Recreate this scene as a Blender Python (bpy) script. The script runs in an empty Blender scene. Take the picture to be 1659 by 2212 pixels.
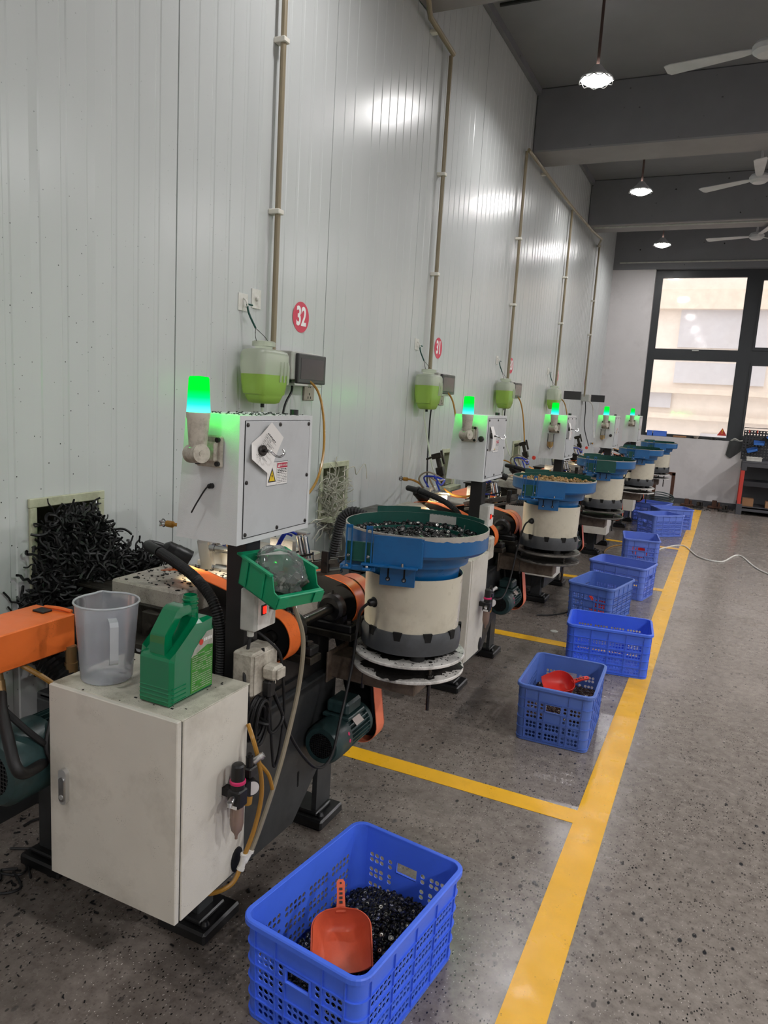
import bpy, bmesh, math, random
from mathutils import Vector, Matrix, Euler
random.seed(7)
SC = bpy.context.scene
COL = SC.collection
PI = math.pi

# ------------------------------------------------------------------ materials
def lin(c):
    return tuple((x / 12.92 if x <= 0.04045 else ((x + 0.055) / 1.055) ** 2.4) for x in (v / 255.0 for v in c))

def rgba(c):
    return (*lin(c), 1.0)

class NT:
    def __init__(s, name):
        s.m = bpy.data.materials.new(name)
        s.m.use_nodes = True
        s.t = s.m.node_tree
        s.t.nodes.clear()
        s.out = s.n('ShaderNodeOutputMaterial')
        s.b = s.n('ShaderNodeBsdfPrincipled')
        s.l(s.b.outputs[0], s.out.inputs[0])
        s.co = s.n('ShaderNodeTexCoord')
    def n(s, typ, **kw):
        x = s.t.nodes.new(typ)
        for k, v in kw.items():
            setattr(x, k, v)
        return x
    def l(s, a, b):
        s.t.links.new(a, b)
    def noise(s, scale, detail=4, rough=0.55, vec=None, dim='3D'):
        x = s.n('ShaderNodeTexNoise')
        x.inputs['Scale'].default_value = scale
        x.inputs['Detail'].default_value = detail
        x.inputs['Roughness'].default_value = rough
        s.l(vec or s.co.outputs['Object'], x.inputs['Vector'])
        return x.outputs['Fac']
    def ramp(s, fac, stops):
        x = s.n('ShaderNodeValToRGB')
        e = x.color_ramp.elements
        while len(e) < len(stops):
            e.new(0.5)
        for i, (p, c) in enumerate(stops):
            e[i].position = p
            e[i].color = c if len(c) == 4 else (*c, 1)
        s.l(fac, x.inputs['Fac'])
        return x.outputs['Color']
    def mix(s, fac, a, b, mode='MIX'):
        x = s.n('ShaderNodeMix', data_type='RGBA', blend_type=mode)
        for sock, val in ((x.inputs['Factor'], fac), (x.inputs['A'], a), (x.inputs['B'], b)):
            if hasattr(val, 'is_linked'):
                s.l(val, sock)
            else:
                sock.default_value = val
        return x.outputs['Result']
    def math(s, op, a, b=None):
        x = s.n('ShaderNodeMath', operation=op)
        for i, val in enumerate((a, b)):
            if val is None:
                continue
            if hasattr(val, 'is_linked'):
                s.l(val, x.inputs[i])
            else:
                x.inputs[i].default_value = val
        return x.outputs[0]
    def bump(s, h, strength, dist=0.01):
        x = s.n('ShaderNodeBump')
        x.inputs['Strength'].default_value = strength
        x.inputs['Distance'].default_value = dist
        s.l(h, x.inputs['Height'])
        s.l(x.outputs[0], s.b.inputs['Normal'])

def W(v):
    return (v, v, v, 1)

def paint(name, c, rough=0.45, metal=0.0, var=0.12, scale=6.0, dirt=None, damt=0.35, dscale=5.0, specks=0.0,
          bump=0.0, bscale=300.0, coat=0.0, spec=0.5, trans=0.0, ior=1.45, emis=None, estr=0.0, alpha=1.0, sub=0.0,
          sscale=260.0, dthr=0.5):
    t = NT(name)
    base = rgba(c)
    dark = (base[0] * (1 - var), base[1] * (1 - var), base[2] * (1 - var), 1)
    lite = (min(1, base[0] * (1 + var * .6)), min(1, base[1] * (1 + var * .6)), min(1, base[2] * (1 + var * .6)), 1)
    col = t.ramp(t.noise(scale), [(0.3, dark), (0.7, lite)])
    if dirt:
        d = t.ramp(t.noise(dscale, 8, 0.7), [(dthr - .06, W(0)), (dthr + .2, W(damt))])
        col = t.mix(d, col, rgba(dirt))
    if specks > 0:
        v = t.n('ShaderNodeTexVoronoi')
        v.inputs['Scale'].default_value = sscale
        t.l(t.co.outputs['Object'], v.inputs['Vector'])
        k = t.ramp(v.outputs['Distance'], [(0.12, W(1)), (0.2, W(0))])
        gate = t.ramp(t.noise(18, 3), [(0.62 - specks, W(0)), (0.7 - specks, W(1))])
        col = t.mix(t.math('MULTIPLY', k, gate), col, rgba((18, 18, 18)))
    t.l(col, t.b.inputs['Base Color'])
    r = t.ramp(t.noise(scale * 2.3, 3), [(0.3, W(max(0.03, rough - .08))), (0.7, W(min(1, rough + .08)))])
    t.l(r, t.b.inputs['Roughness'])
    t.b.inputs['Metallic'].default_value = metal
    t.b.inputs['Specular IOR Level'].default_value = spec
    t.b.inputs['Coat Weight'].default_value = coat
    t.b.inputs['Coat Roughness'].default_value = 0.12
    t.b.inputs['Transmission Weight'].default_value = trans
    t.b.inputs['IOR'].default_value = ior
    t.b.inputs['Alpha'].default_value = alpha
    t.b.inputs['Subsurface Weight'].default_value = sub
    t.b.inputs['Subsurface Radius'].default_value = (.03, .03, .03)
    if emis:
        t.b.inputs['Emission Color'].default_value = rgba(emis)
        t.b.inputs['Emission Strength'].default_value = estr
    if bump:
        t.bump(t.noise(bscale, 3), bump, 0.002)
    return t.m

def thin_plastic(name, c, opac, rough=0.3, translucent=0.5, var=.05):
    """Thin translucent sheet plastic: part clear, part diffuse with light coming through."""
    t = NT(name)
    base = rgba(c)
    col = t.ramp(t.noise(9), [(0.3, tuple(v * (1 - var) for v in base[:3])), (0.7, base[:3])])
    d = t.n('ShaderNodeBsdfDiffuse'); t.l(col, d.inputs[0])
    tr = t.n('ShaderNodeBsdfTranslucent'); t.l(col, tr.inputs[0])
    m1 = t.n('ShaderNodeMixShader'); m1.inputs[0].default_value = translucent
    t.l(d.outputs[0], m1.inputs[1]); t.l(tr.outputs[0], m1.inputs[2])
    cl = t.n('ShaderNodeBsdfTransparent')
    cl.inputs[0].default_value = (*[min(1, .72 + .28 * v) for v in base[:3]], 1)
    m2 = t.n('ShaderNodeMixShader'); m2.inputs[0].default_value = opac
    t.l(cl.outputs[0], m2.inputs[1]); t.l(m1.outputs[0], m2.inputs[2])
    g = t.n('ShaderNodeBsdfGlossy'); g.inputs['Roughness'].default_value = rough
    f = t.n('ShaderNodeFresnel'); f.inputs[0].default_value = 1.45
    m3 = t.n('ShaderNodeMixShader')
    t.l(f.outputs[0], m3.inputs[0]); t.l(m2.outputs[0], m3.inputs[1]); t.l(g.outputs[0], m3.inputs[2])
    t.l(m3.outputs[0], t.out.inputs[0])
    t.t.nodes.remove(t.b)
    return t.m

def glow(name, c, strength):
    t = NT(name)
    e = t.n('ShaderNodeEmission')
    e.inputs[0].default_value = rgba(c)
    e.inputs[1].default_value = strength
    t.l(e.outputs[0], t.out.inputs[0])
    t.t.nodes.remove(t.b)
    return t.m

M = {}
M['cab'] = paint('cabinet cream enamel', (202, 198, 187), .4, var=.05, dirt=(120, 112, 98), damt=.5, dscale=3.2, dthr=.56, specks=.03, bump=.15, bscale=500)
M['cabtop'] = paint('cabinet top enamel', (190, 187, 172), .5, var=.08, dirt=(95, 90, 70), damt=.75, dscale=7, dthr=.5, specks=.16)
M['box'] = paint('control box enamel', (205, 208, 208), .38, var=.04, dirt=(150, 150, 146), damt=.4, dscale=4, dthr=.58, specks=.0, bump=.25, bscale=420)
M['panel'] = paint('control panel enamel', (188, 191, 192), .36, var=.04, dirt=(140, 140, 138), damt=.3, dscale=5, dthr=.58)
M['black'] = paint('black plastic', (22, 22, 23), .42, var=.25)
M['rubber'] = paint('black rubber', (19, 19, 20), .55, var=.25, bump=.1)
M['seam'] = paint('dark seam', (30, 31, 32), .8)
M['frame'] = paint('machine dark enamel', (52, 54, 55), .4, var=.18, dirt=(26, 24, 22), damt=.7, dscale=6, dthr=.48)
M['frameblack'] = paint('oily black steel', (26, 26, 27), .38, var=.35, dirt=(58, 50, 42), damt=.35, dscale=14, dthr=.58)
M['oily'] = paint('oily machine steel', (66, 62, 55), .38, metal=.6, var=.35, dirt=(20, 18, 16), damt=.85, dscale=18, dthr=.47)
M['dirtygrey'] = paint('debris dusted grey enamel', (168, 162, 150), .5, var=.2, dirt=(58, 52, 46), damt=.7, dscale=13, dthr=.53, specks=.22, sscale=190)
M['rustarm'] = paint('rusty dirty arm', (116, 102, 88), .55, var=.3, dirt=(48, 36, 28), damt=.8, dscale=16, dthr=.48)
M['steel'] = paint('bright steel', (180, 180, 180), .22, metal=1, var=.08)
M['darksteel'] = paint('dark steel', (70, 68, 66), .3, metal=.85, var=.2)
M['alu'] = paint('aluminium', (200, 200, 198), .35, metal=.8, var=.08)
M['brass'] = paint('aged brass', (150, 122, 84), .38, metal=.75, var=.25)
M['orange'] = paint('orange enamel', (232, 112, 48), .36, var=.08, dirt=(120, 52, 22), damt=.4, dscale=9, dthr=.6, specks=.05)
M['salmon'] = paint('salmon orange enamel', (226, 122, 88), .36, var=.08, dirt=(110, 60, 44), damt=.3, dscale=9, dthr=.62)
M['motor'] = paint('motor green enamel', (42, 66, 66), .38, var=.18, dirt=(14, 20, 20), damt=.7, dscale=9, dthr=.5)
M['plate'] = paint('nameplate grey', (150, 138, 132), .4, metal=.4, var=.1)
M['bowlblue'] = paint('feeder blue enamel', (8, 88, 144), .34, var=.14, dirt=(10, 40, 72), damt=.45, dscale=10, dthr=.55, coat=.2)
M['bowlgreen'] = paint('feeder green lining', (8, 72, 62), .5, var=.14, dirt=(4, 40, 36), damt=.4, dscale=8)
M['worn'] = paint('worn bare rim', (176, 170, 162), .42, metal=.3, var=.12, dirt=(110, 102, 92), damt=.4, dscale=20)
M['skirt'] = paint('feeder cream enamel', (196, 190, 172), .32, var=.05, dirt=(128, 118, 98), damt=.5, dscale=7, dthr=.57, coat=.15)
M['ring'] = paint('feeder base grey', (72, 75, 78), .42, var=.12, dirt=(36, 36, 36), damt=.5, dscale=9)
M['disc'] = paint('grimy white disc', (212, 209, 203), .5, var=.06, dirt=(22, 20, 18), damt=.97, dscale=8, dthr=.5, specks=.2)
M['discdark'] = paint('grimy grey disc', (112, 108, 102), .45, metal=.3, var=.2, dirt=(26, 24, 22), damt=.85, dscale=11, dthr=.48)
M['crate'] = paint('blue crate plastic', (72, 112, 234), .38, var=.06, sub=.0, dirt=(40, 58, 130), damt=.25, dscale=9, dthr=.6)
M['cratedull'] = paint('worn blue crate plastic', (84, 114, 192), .46, var=.08, dirt=(84, 88, 110), damt=.4, dscale=12, dthr=.58)
M['cratelight'] = paint('pale blue crate plastic', (102, 128, 216), .42, var=.08, dirt=(74, 84, 140), damt=.3, dscale=12, dthr=.58)
M['scoop'] = paint('orange scoop plastic', (206, 88, 56), .45, var=.1, dirt=(140, 50, 34), damt=.35, dscale=12)
M['scoopred'] = paint('red scoop plastic', (206, 44, 34), .4, var=.08)
M['bin'] = paint('green bin plastic', (10, 140, 96), .36, var=.07)
M['can'] = paint('green canister plastic', (0, 110, 68), .2, var=.05, coat=.5)
M['track'] = paint('worn track steel', (132, 128, 122), .3, metal=.8, var=.3, dirt=(40, 36, 32), damt=.6, dscale=30)
M['grime'] = paint('black grime', (24, 22, 20), .6, var=.4, scale=40)
M['jug'] = thin_plastic('milky jug plastic', (240, 244, 255), .36, .2, .6)
M['jugrim'] = thin_plastic('milky jug rim', (226, 230, 234), .75, .25, .4)
M['bottle'] = thin_plastic('milky bottle plastic', (244, 250, 232), .74, .35, .6)
M['liquid'] = thin_plastic('green coolant', (190, 236, 104), .9, .3, .55)
M['bottlegreen'] = thin_plastic('milky bottle plastic over coolant', (214, 255, 122), .84, .35, .6)
M['white'] = paint('white plastic', (214, 212, 206), .4, var=.04, dirt=(150, 140, 124), damt=.35, dscale=20)
M['dirtywhite'] = paint('grimy white plastic', (190, 184, 170), .5, var=.12, dirt=(88, 76, 60), damt=.75, dscale=22, dthr=.5)
M['paper'] = paint('paper', (226, 224, 220), .8, var=.03)
M['ink'] = paint('ink', (40, 40, 44), .8)
M['lblred'] = paint('label red', (176, 30, 62), .5)
M['tagred'] = paint('sticker red', (206, 58, 84), .45, var=.04)
M['tagwhite'] = paint('sticker white', (240, 238, 240), .45, var=.02)
M['lblyellow'] = paint('label yellow', (232, 198, 30), .5)
M['lblgreen'] = paint('label green', (56, 128, 44), .4, var=.3, scale=40)
M['lblgrey'] = paint('label grey', (160, 160, 150), .4, var=.2, scale=60)
M['screen'] = paint('screen glass', (62, 58, 60), .16, var=.03)
M['bezel'] = paint('screen bezel', (58, 56, 58), .4, var=.05)
M['hous'] = paint('screen housing grey', (178, 178, 172), .5, var=.06, dirt=(120, 118, 108), damt=.4, dscale=14)
M['pipe'] = paint('olive conduit', (136, 124, 100), .4, var=.06)
M['clip'] = paint('white clip', (222, 218, 208), .5)
M['amber'] = thin_plastic('amber hose', (196, 146, 62), .85, .25, .35)
M['clearhose'] = thin_plastic('clear hose', (172, 162, 140), .8, .2, .35)
M['bluehose'] = paint('blue hose', (24, 52, 170), .32)
M['amberglass'] = thin_plastic('oil', (236, 188, 40), .85, .2, .5)
M['cupclear'] = thin_plastic('clear cup', (236, 236, 228), .14, .12, .4)
M['bowlcup'] = thin_plastic('dusty clear bowl', (172, 146, 132), .75, .2, .4)
M['gauge'] = paint('gauge face', (196, 192, 190), .3)
M['pink'] = paint('pink ring', (196, 40, 96), .45)
M['holeframe'] = paint('beige opening trim', (184, 186, 160), .5, var=.1, dirt=(108, 104, 80), damt=.5, dscale=14)
M['dark'] = paint('dark void', (12, 12, 12), .9)
M['bag'] = thin_plastic('crinkled clear bag', (222, 230, 226), .16, .08, .3)
M['roller'] = paint('black rubber roller', (20, 20, 21), .3, var=.3)
M['rollerbore'] = paint('roller steel bore', (200, 198, 190), .3, metal=.5)
M['gold'] = paint('brass coloured ball', (150, 118, 72), .3, metal=.4, var=.3)
M['brownroller'] = paint('brown roller', (66, 44, 34), .35, var=.3)
M['swarf'] = paint('black rubber swarf', (27, 27, 28), .5, var=.4, scale=60)
M['shaving'] = thin_plastic('white curly shavings', (226, 222, 208), .8, .4, .4)
M['rust'] = paint('rust brown steel', (92, 60, 44), .6, var=.3, dirt=(44, 30, 24), damt=.5, dscale=14)
M['benchgrey'] = paint('bench dark grey', (72, 72, 76), .5, var=.08)
M['benchred'] = paint('bench red', (196, 62, 52), .5, var=.06)
M['pegboard'] = paint('pegboard dark', (46, 46, 50), .5, var=.1)
M['bluebin'] = paint('small blue bin', (46, 100, 176), .45)
M['skyblue'] = paint('bright blue basket', (88, 132, 232), .45, var=.05)
M['cardboard'] = paint('cardboard', (150, 112, 80), .8)
M['ceiling'] = paint('ceiling grey paint', (134, 134, 137), .75, var=.06, scale=2)
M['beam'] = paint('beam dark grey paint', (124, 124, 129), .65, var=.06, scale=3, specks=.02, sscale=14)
M['beamlow'] = paint('beam underside lit tone', (140, 136, 136), .7, var=.06, scale=3)  # beam grey made lighter: light falling on the underside is put into the colour
M['endwall'] = paint('end wall white paint', (206, 202, 202), .6, var=.05, scale=2.5, dirt=(150, 144, 142), damt=.3, dscale=2.2, dthr=.58)
M['winframe'] = paint('anthracite window frame', (52, 54, 57), .4, var=.06)
M['ledge'] = paint('facade ledge', (226, 208, 188), .8)
M['yellow'] = paint('yellow floor paint', (236, 178, 34), .32, var=.1, scale=5, dirt=(176, 128, 30), damt=.35, dscale=7, dthr=.58, specks=.05, sscale=120)
M['fanwhite'] = paint('fan white', (196, 196, 198), .45)
M['rod'] = paint('lamp rod brown', (84, 66, 62), .5)
M['lampglow'] = glow('lamp glow', (255, 252, 246), 26.0)
M['greenglow'] = None
M['redled'] = glow('red lit rocker', (255, 30, 20), 3.0)
M['whiteled'] = glow('lamp bulb', (255, 226, 170), 30.0)

# signal lens: green plastic lit from a bulb near its foot, hotter and paler at the bottom
t = NT('lit green lens')
e = t.n('ShaderNodeEmission')
sep = t.n('ShaderNodeSeparateXYZ')
t.l(t.co.outputs['Generated'], sep.inputs[0])
hot = t.ramp(sep.outputs['Z'], [(0.05, rgba((120, 240, 255))), (0.22, rgba((40, 225, 225))), (0.42, rgba((0, 226, 130))), (.62, rgba((0, 224, 50)))])
t.l(hot, e.inputs[0])
e.inputs[1].default_value = 1.15
tp = t.n('ShaderNodeBsdfTransparent'); tp.inputs[0].default_value = (.1, 1, .25, 1)
mx = t.n('ShaderNodeMixShader'); mx.inputs[0].default_value = .7
t.l(tp.outputs[0], mx.inputs[1]); t.l(e.outputs[0], mx.inputs[2])
t.l(mx.outputs[0], t.out.inputs[0])
t.t.nodes.remove(t.b)
M['greenglow'] = t.m

# insulated panel wall: glossy pale enamel with sparse dark spatter
t = NT('sandwich panel wall')
c1 = t.ramp(t.noise(.7, 2, .4), [(0, rgba((184, 187, 187))), (1, rgba((206, 209, 208)))])
st = t.n('ShaderNodeMapping'); st.inputs['Scale'].default_value = (1, 5, .6)
t.l(t.co.outputs['Object'], st.inputs['Vector'])
streak = t.ramp(t.noise(1.1, 2, .4, st.outputs[0]), [(0, W(0)), (1, W(.3))])
c1 = t.mix(streak, c1, rgba((160, 164, 164)))
v = t.n('ShaderNodeTexVoronoi'); v.inputs['Scale'].default_value = 42
t.l(t.co.outputs['Object'], v.inputs['Vector'])
sp = t.ramp(v.outputs['Distance'], [(.06, W(1)), (.11, W(0))])
sepx = t.n('ShaderNodeSeparateXYZ'); t.l(t.co.outputs['Object'], sepx.inputs[0])
mr = t.n('ShaderNodeMapRange'); mr.inputs['From Min'].default_value = 4.2; mr.inputs['From Max'].default_value = 1.4
t.l(sepx.outputs['Y'], mr.inputs['Value'])
mz = t.n('ShaderNodeMapRange'); mz.inputs['From Min'].default_value = 3.0; mz.inputs['From Max'].default_value = .9
t.l(sepx.outputs['Z'], mz.inputs['Value'])
gate = t.math('MULTIPLY', t.math('MULTIPLY', mr.outputs[0], mz.outputs[0]), t.ramp(t.noise(2.6, 3), [(.38, W(0)), (.56, W(1.6))]))
vr = t.ramp(v.outputs['Color'], [(.45, W(0)), (.5, W(1))])
c1 = t.mix(t.math('MULTIPLY', t.math('MULTIPLY', sp, gate), vr), c1, rgba((30, 30, 30)))
t.l(c1, t.b.inputs['Base Color'])
t.b.inputs['Roughness'].default_value = .26
t.b.inputs['Specular IOR Level'].default_value = .32
t.bump(t.noise(2.0, 2), .03, .02)
M['wall'] = t.m

# polished concrete floor
t = NT('polished concrete')
a = t.ramp(t.noise(.9, 6, .62), [(.3, rgba((106, 97, 90))), (.7, rgba((140, 131, 124)))])
b = t.ramp(t.noise(26, 6, .7), [(.3, rgba((80, 72, 66))), (.7, rgba((160, 151, 143)))])
c = t.mix(.5, a, b)
sx = t.n('ShaderNodeSeparateXYZ'); t.l(t.co.outputs['Object'], sx.inputs[0])
# oil soaked strip along the machines (a stain that stays put)
wob = t.math('ADD', sx.outputs['X'], t.math('MULTIPLY', t.noise(1.4, 4), .9))
oil = t.n('ShaderNodeMapRange'); oil.inputs['From Min'].default_value = 2.15; oil.inputs['From Max'].default_value = 1.35
t.l(wob, oil.inputs['Value'])
oilm = t.math('MULTIPLY', oil.outputs[0], t.ramp(t.noise(3.1, 6, .7), [(.25, W(.35)), (.65, W(1))]))
c = t.mix(t.math('MULTIPLY', oilm, .42), c, rgba((64, 54, 46)))
for sc_, lo, hi, col, g0, g1 in ((120, .2, .3, (30, 28, 27), .36, .5), (60, .16, .24, (30, 29, 28), .44, .56), (26, .13, .19, (40, 40, 42), .52, .6), (11, .08, .13, (58, 58, 60), .54, .62), (150, .13, .2, (200, 192, 184), .5, .6)):
    v = t.n('ShaderNodeTexVoronoi'); v.inputs['Scale'].default_value = sc_
    mp = t.n('ShaderNodeMapping'); mp.inputs['Scale'].default_value = (1.0, .62, 1); mp.inputs['Rotation'].default_value = (0, 0, sc_)
    t.l(t.co.outputs['Object'], mp.inputs['Vector']); t.l(mp.outputs[0], v.inputs['Vector'])
    k = t.ramp(v.outputs['Distance'], [(lo, W(1)), (hi, W(0))])
    gt = t.ramp(v.outputs['Color'], [(g0, W(0)), (g1, W(1))])
    gn = t.ramp(t.noise(2.3 + sc_ * .01, 4), [(.36, W(.15)), (.6, W(1))])
    c = t.mix(t.math('MULTIPLY', t.math('MULTIPLY', k, gt), gn), c, rgba(col))
t.l(c, t.b.inputs['Base Color'])
t.l(t.ramp(t.noise(5.5, 6, .7), [(.3, W(.16)), (.7, W(.32))]), t.b.inputs['Roughness'])
t.b.inputs['Specular IOR Level'].default_value = .55
t.bump(t.noise(140, 4), .1, .002)
M['floor'] = t.m

# window pane and the pale building across the yard
t = NT('dusty window glass')
tr = t.n('ShaderNodeBsdfTransparent'); tr.inputs[0].default_value = (.95, .95, .95, 1)
df = t.n('ShaderNodeBsdfTranslucent'); df.inputs[0].default_value = (.9, .87, .84, 1)
gl = t.n('ShaderNodeBsdfGlossy'); gl.inputs['Roughness'].default_value = .06
m1 = t.n('ShaderNodeMixShader')
t.l(t.ramp(t.noise(3.5, 6, .7), [(.35, W(.1)), (.75, W(.22))]), m1.inputs[0])
t.l(tr.outputs[0], m1.inputs[1]); t.l(df.outputs[0], m1.inputs[2])
fr = t.n('ShaderNodeFresnel'); fr.inputs[0].default_value = 1.4
m2 = t.n('ShaderNodeMixShader'); t.l(fr.outputs[0], m2.inputs[0]); t.l(m1.outputs[0], m2.inputs[1]); t.l(gl.outputs[0], m2.inputs[2])
t.l(m2.outputs[0], t.out.inputs[0]); t.t.nodes.remove(t.b)
M['glass'] = t.m
M['facade'] = paint('cream facade render', (232, 218, 204), .85, var=.05, scale=.6)
M['facadegrey'] = paint('grey facade panel', (196, 192, 194), .8, var=.06, scale=.8)

# ------------------------------------------------------------------ mesh builder
class MB:
    def __init__(s):
        s.v, s.f, s.mi, s.sm = [], [], [], []
        s.T = None
    def add(s, verts, faces, mi=0, smooth=False):
        o = len(s.v)
        if s.T is not None:
            verts = [s.T @ Vector(p) for p in verts]
        s.v += [tuple(p) for p in verts]
        for f in faces:
            s.f.append(tuple(o + i for i in f)); s.mi.append(mi); s.sm.append(smooth)
    def box(s, x0, x1, y0, y1, z0, z1, mi=0, bev=0.0):
        if bev <= 0:
            vs = [(x, y, z) for x in (x0, x1) for y in (y0, y1) for z in (z0, z1)]
            s.add(vs, [(0, 1, 3, 2), (4, 6, 7, 5), (0, 4, 5, 1), (2, 3, 7, 6), (0, 2, 6, 4), (1, 5, 7, 3)], mi)
            return
        b = min(bev, (x1 - x0) / 2.01, (y1 - y0) / 2.01, (z1 - z0) / 2.01)
        vs, idx = [], {}
        for i in (0, 1):
            for j in (0, 1):
                for k in (0, 1):
                    X, Y, Z = (x0, x1)[i], (y0, y1)[j], (z0, z1)[k]
                    bx, by, bz = (b, -b)[i], (b, -b)[j], (b, -b)[k]
                    for ax, p in enumerate(((X, Y + by, Z + bz), (X + bx, Y, Z + bz), (X + bx, Y + by, Z))):
                        idx[(i, j, k, ax)] = len(vs); vs.append(p)
        F = []
        for i in (0, 1):
            F.append([idx[(i, j, k, 0)] for j, k in ((0, 0), (0, 1), (1, 1), (1, 0))])
            F.append([idx[(j, i, k, 1)] for j, k in ((0, 0), (0, 1), (1, 1), (1, 0))])
            F.append([idx[(j, k, i, 2)] for j, k in ((0, 0), (0, 1), (1, 1), (1, 0))])
        for a in (0, 1):
            for c in (0, 1):
                F.append([idx[(a, c, 0, 0)], idx[(a, c, 1, 0)], idx[(a, c, 1, 1)], idx[(a, c, 0, 1)]])
                F.append([idx[(a, 0, c, 0)], idx[(a, 1, c, 0)], idx[(a, 1, c, 2)], idx[(a, 0, c, 2)]])
                F.append([idx[(0, a, c, 1)], idx[(1, a, c, 1)], idx[(1, a, c, 2)], idx[(0, a, c, 2)]])
        for i in (0, 1):
            for j in (0, 1):
                for k in (0, 1):
                    F.append([idx[(i, j, k, 0)], idx[(i, j, k, 1)], idx[(i, j, k, 2)]])
        s.add(vs, F, mi)
    def prism(s, poly, ax, a0, a1, mi=0, caps=True):
        def P(p, a):
            return {'x': (a, p[0], p[1]), 'y': (p[0], a, p[1]), 'z': (p[0], p[1], a)}[ax]
        n = len(poly)
        vs = [P(p, a0) for p in poly] + [P(p, a1) for p in poly]
        F = [(i, (i + 1) % n, n + (i + 1) % n, n + i) for i in range(n)]
        if caps:
            F += [tuple(range(n)), tuple(range(2 * n - 1, n - 1, -1))]
        s.add(vs, F, mi)
    def frame_from(s, d):
        d = Vector(d).normalized()
        up = Vector((0, 0, 1)) if abs(d.z) < .9 else Vector((1, 0, 0))
        a = d.cross(up).normalized()
        return a, d.cross(a).normalized(), d
    def cyl(s, p0, p1, r0, r1=None, n=20, caps=True, mi=0, smooth=True):
        r1 = r0 if r1 is None else r1
        p0, p1 = Vector(p0), Vector(p1)
        a, b, d = s.frame_from(p1 - p0)
        vs = []
        for p, r in ((p0, r0), (p1, r1)):
            for i in range(n):
                t = 2 * PI * i / n
                vs.append(p + a * (r * math.cos(t)) + b * (r * math.sin(t)))
        s.add(vs, [(i, (i + 1) % n, n + (i + 1) % n, n + i) for i in range(n)], mi, smooth)
        if caps:
            if r0 > 0: s.add(vs[:n], [tuple(range(n - 1, -1, -1))], mi)
            if r1 > 0: s.add(vs[n:], [tuple(range(n))], mi)
    def lathe(s, prof, c, d=(0, 0, 1), n=32, mi=0, t0=0.0, t1=2 * PI, smooth=True, sx=1.0, sy=1.0):
        """prof: (radius, height along d)"""
        c = Vector(c); a, b, d = s.frame_from(d)
        full = abs(t1 - t0 - 2 * PI) < 1e-6
        m = n if full else n + 1
        vs = []
        for r, h in prof:
            for i in range(m):
                t = t0 + (t1 - t0) * i / n
                vs.append(c + d * h + a * (r * sx * math.cos(t)) + b * (r * sy * math.sin(t)))
        F = []
        for k in range(len(prof) - 1):
            for i in range(n):
                j = (i + 1) % m
                F.append((k * m + i, k * m + j, (k + 1) * m + j, (k + 1) * m + i))
        s.add(vs, F, mi, smooth)
    def tube(s, pts, r, n=8, mi=0, closed=False, sub=8, corr=None, caps=True):
        P = [Vector(p) for p in pts]
        if sub > 1 and len(P) > 2:
            Q = []
            m = len(P)
            rng = m if closed else m - 1
            for i in range(rng):
                g = (lambda k: P[k % m]) if closed else (lambda k: P[max(0, min(m - 1, k))])
                p0, p1, p2, p3 = g(i - 1), g(i), g(i + 1), g(i + 2)
                for k in range(sub):
                    t = k / sub
                    Q.append(.5 * ((2 * p1) + (p2 - p0) * t + (2 * p0 - 5 * p1 + 4 * p2 - p3) * t * t + (3 * p1 - p0 - 3 * p2 + p3) * t ** 3))
            if not closed: Q.append(P[-1])
            P = Q
        if corr:      # corrugated: resample and pulse the radius
            L = sum((P[i + 1] - P[i]).length for i in range(len(P) - 1))
            step = corr / 2
            R, acc, tgt = [P[0]], 0, step
            for i in range(len(P) - 1):
                seg = (P[i + 1] - P[i]).length
                while acc + seg >= tgt and seg > 0:
                    R.append(P[i].lerp(P[i + 1], (tgt - acc) / seg)); tgt += step
                acc += seg
            P = R
        m = len(P)
        if m < 2: return
        vs = []
        d = (P[1] - P[0]).normalized()
        a, b, _ = s.frame_from(d)
        for i in range(m):
            if closed: dn = (P[(i + 1) % m] - P[i - 1])
            else: dn = P[min(m - 1, i + 1)] - P[max(0, i - 1)]
            if dn.length > 1e-9:
                dn.normalize()
                q = d.rotation_difference(dn)
                a = q @ a; b = q @ b; d = dn
            rr = r(i / (m - 1)) if callable(r) else r
            if corr: rr *= 1.0 if i % 2 else .84
            for k in range(n):
                t = 2 * PI * k / n
                vs.append(P[i] + a * (rr * math.cos(t)) + b * (rr * math.sin(t)))
        F = []
        for i in range(m if closed else m - 1):
            for k in range(n):
                k2, i2 = (k + 1) % n, (i + 1) % m
                F.append((i * n + k, i * n + k2, i2 * n + k2, i2 * n + k))
        s.add(vs, F, mi, not corr)
        if caps and not closed:
            s.add(vs[:n], [tuple(range(n - 1, -1, -1))], mi); s.add(vs[-n:], [tuple(range(n))], mi)
    def sweep(s, path, prof, closed=True, mi=0, smooth=False):
        """path: list of (x,y,nx,ny) outward normals in plan; prof: (offset outward, z) closed polygon"""
        m, n = len(path), len(prof)
        vs = [(x + nx * o, y + ny * o, z) for x, y, nx, ny in path for o, z in prof]
        F = []
        for i in range(m if closed else m - 1):
            for k in range(n):
                i2, k2 = (i + 1) % m, (k + 1) % n
                F.append((i * n + k, i2 * n + k, i2 * n + k2, i * n + k2))
        s.add(vs, F, mi, smooth)
    def quad(s, pts, mi=0):
        s.add(pts, [tuple(range(len(pts)))], mi)
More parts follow.
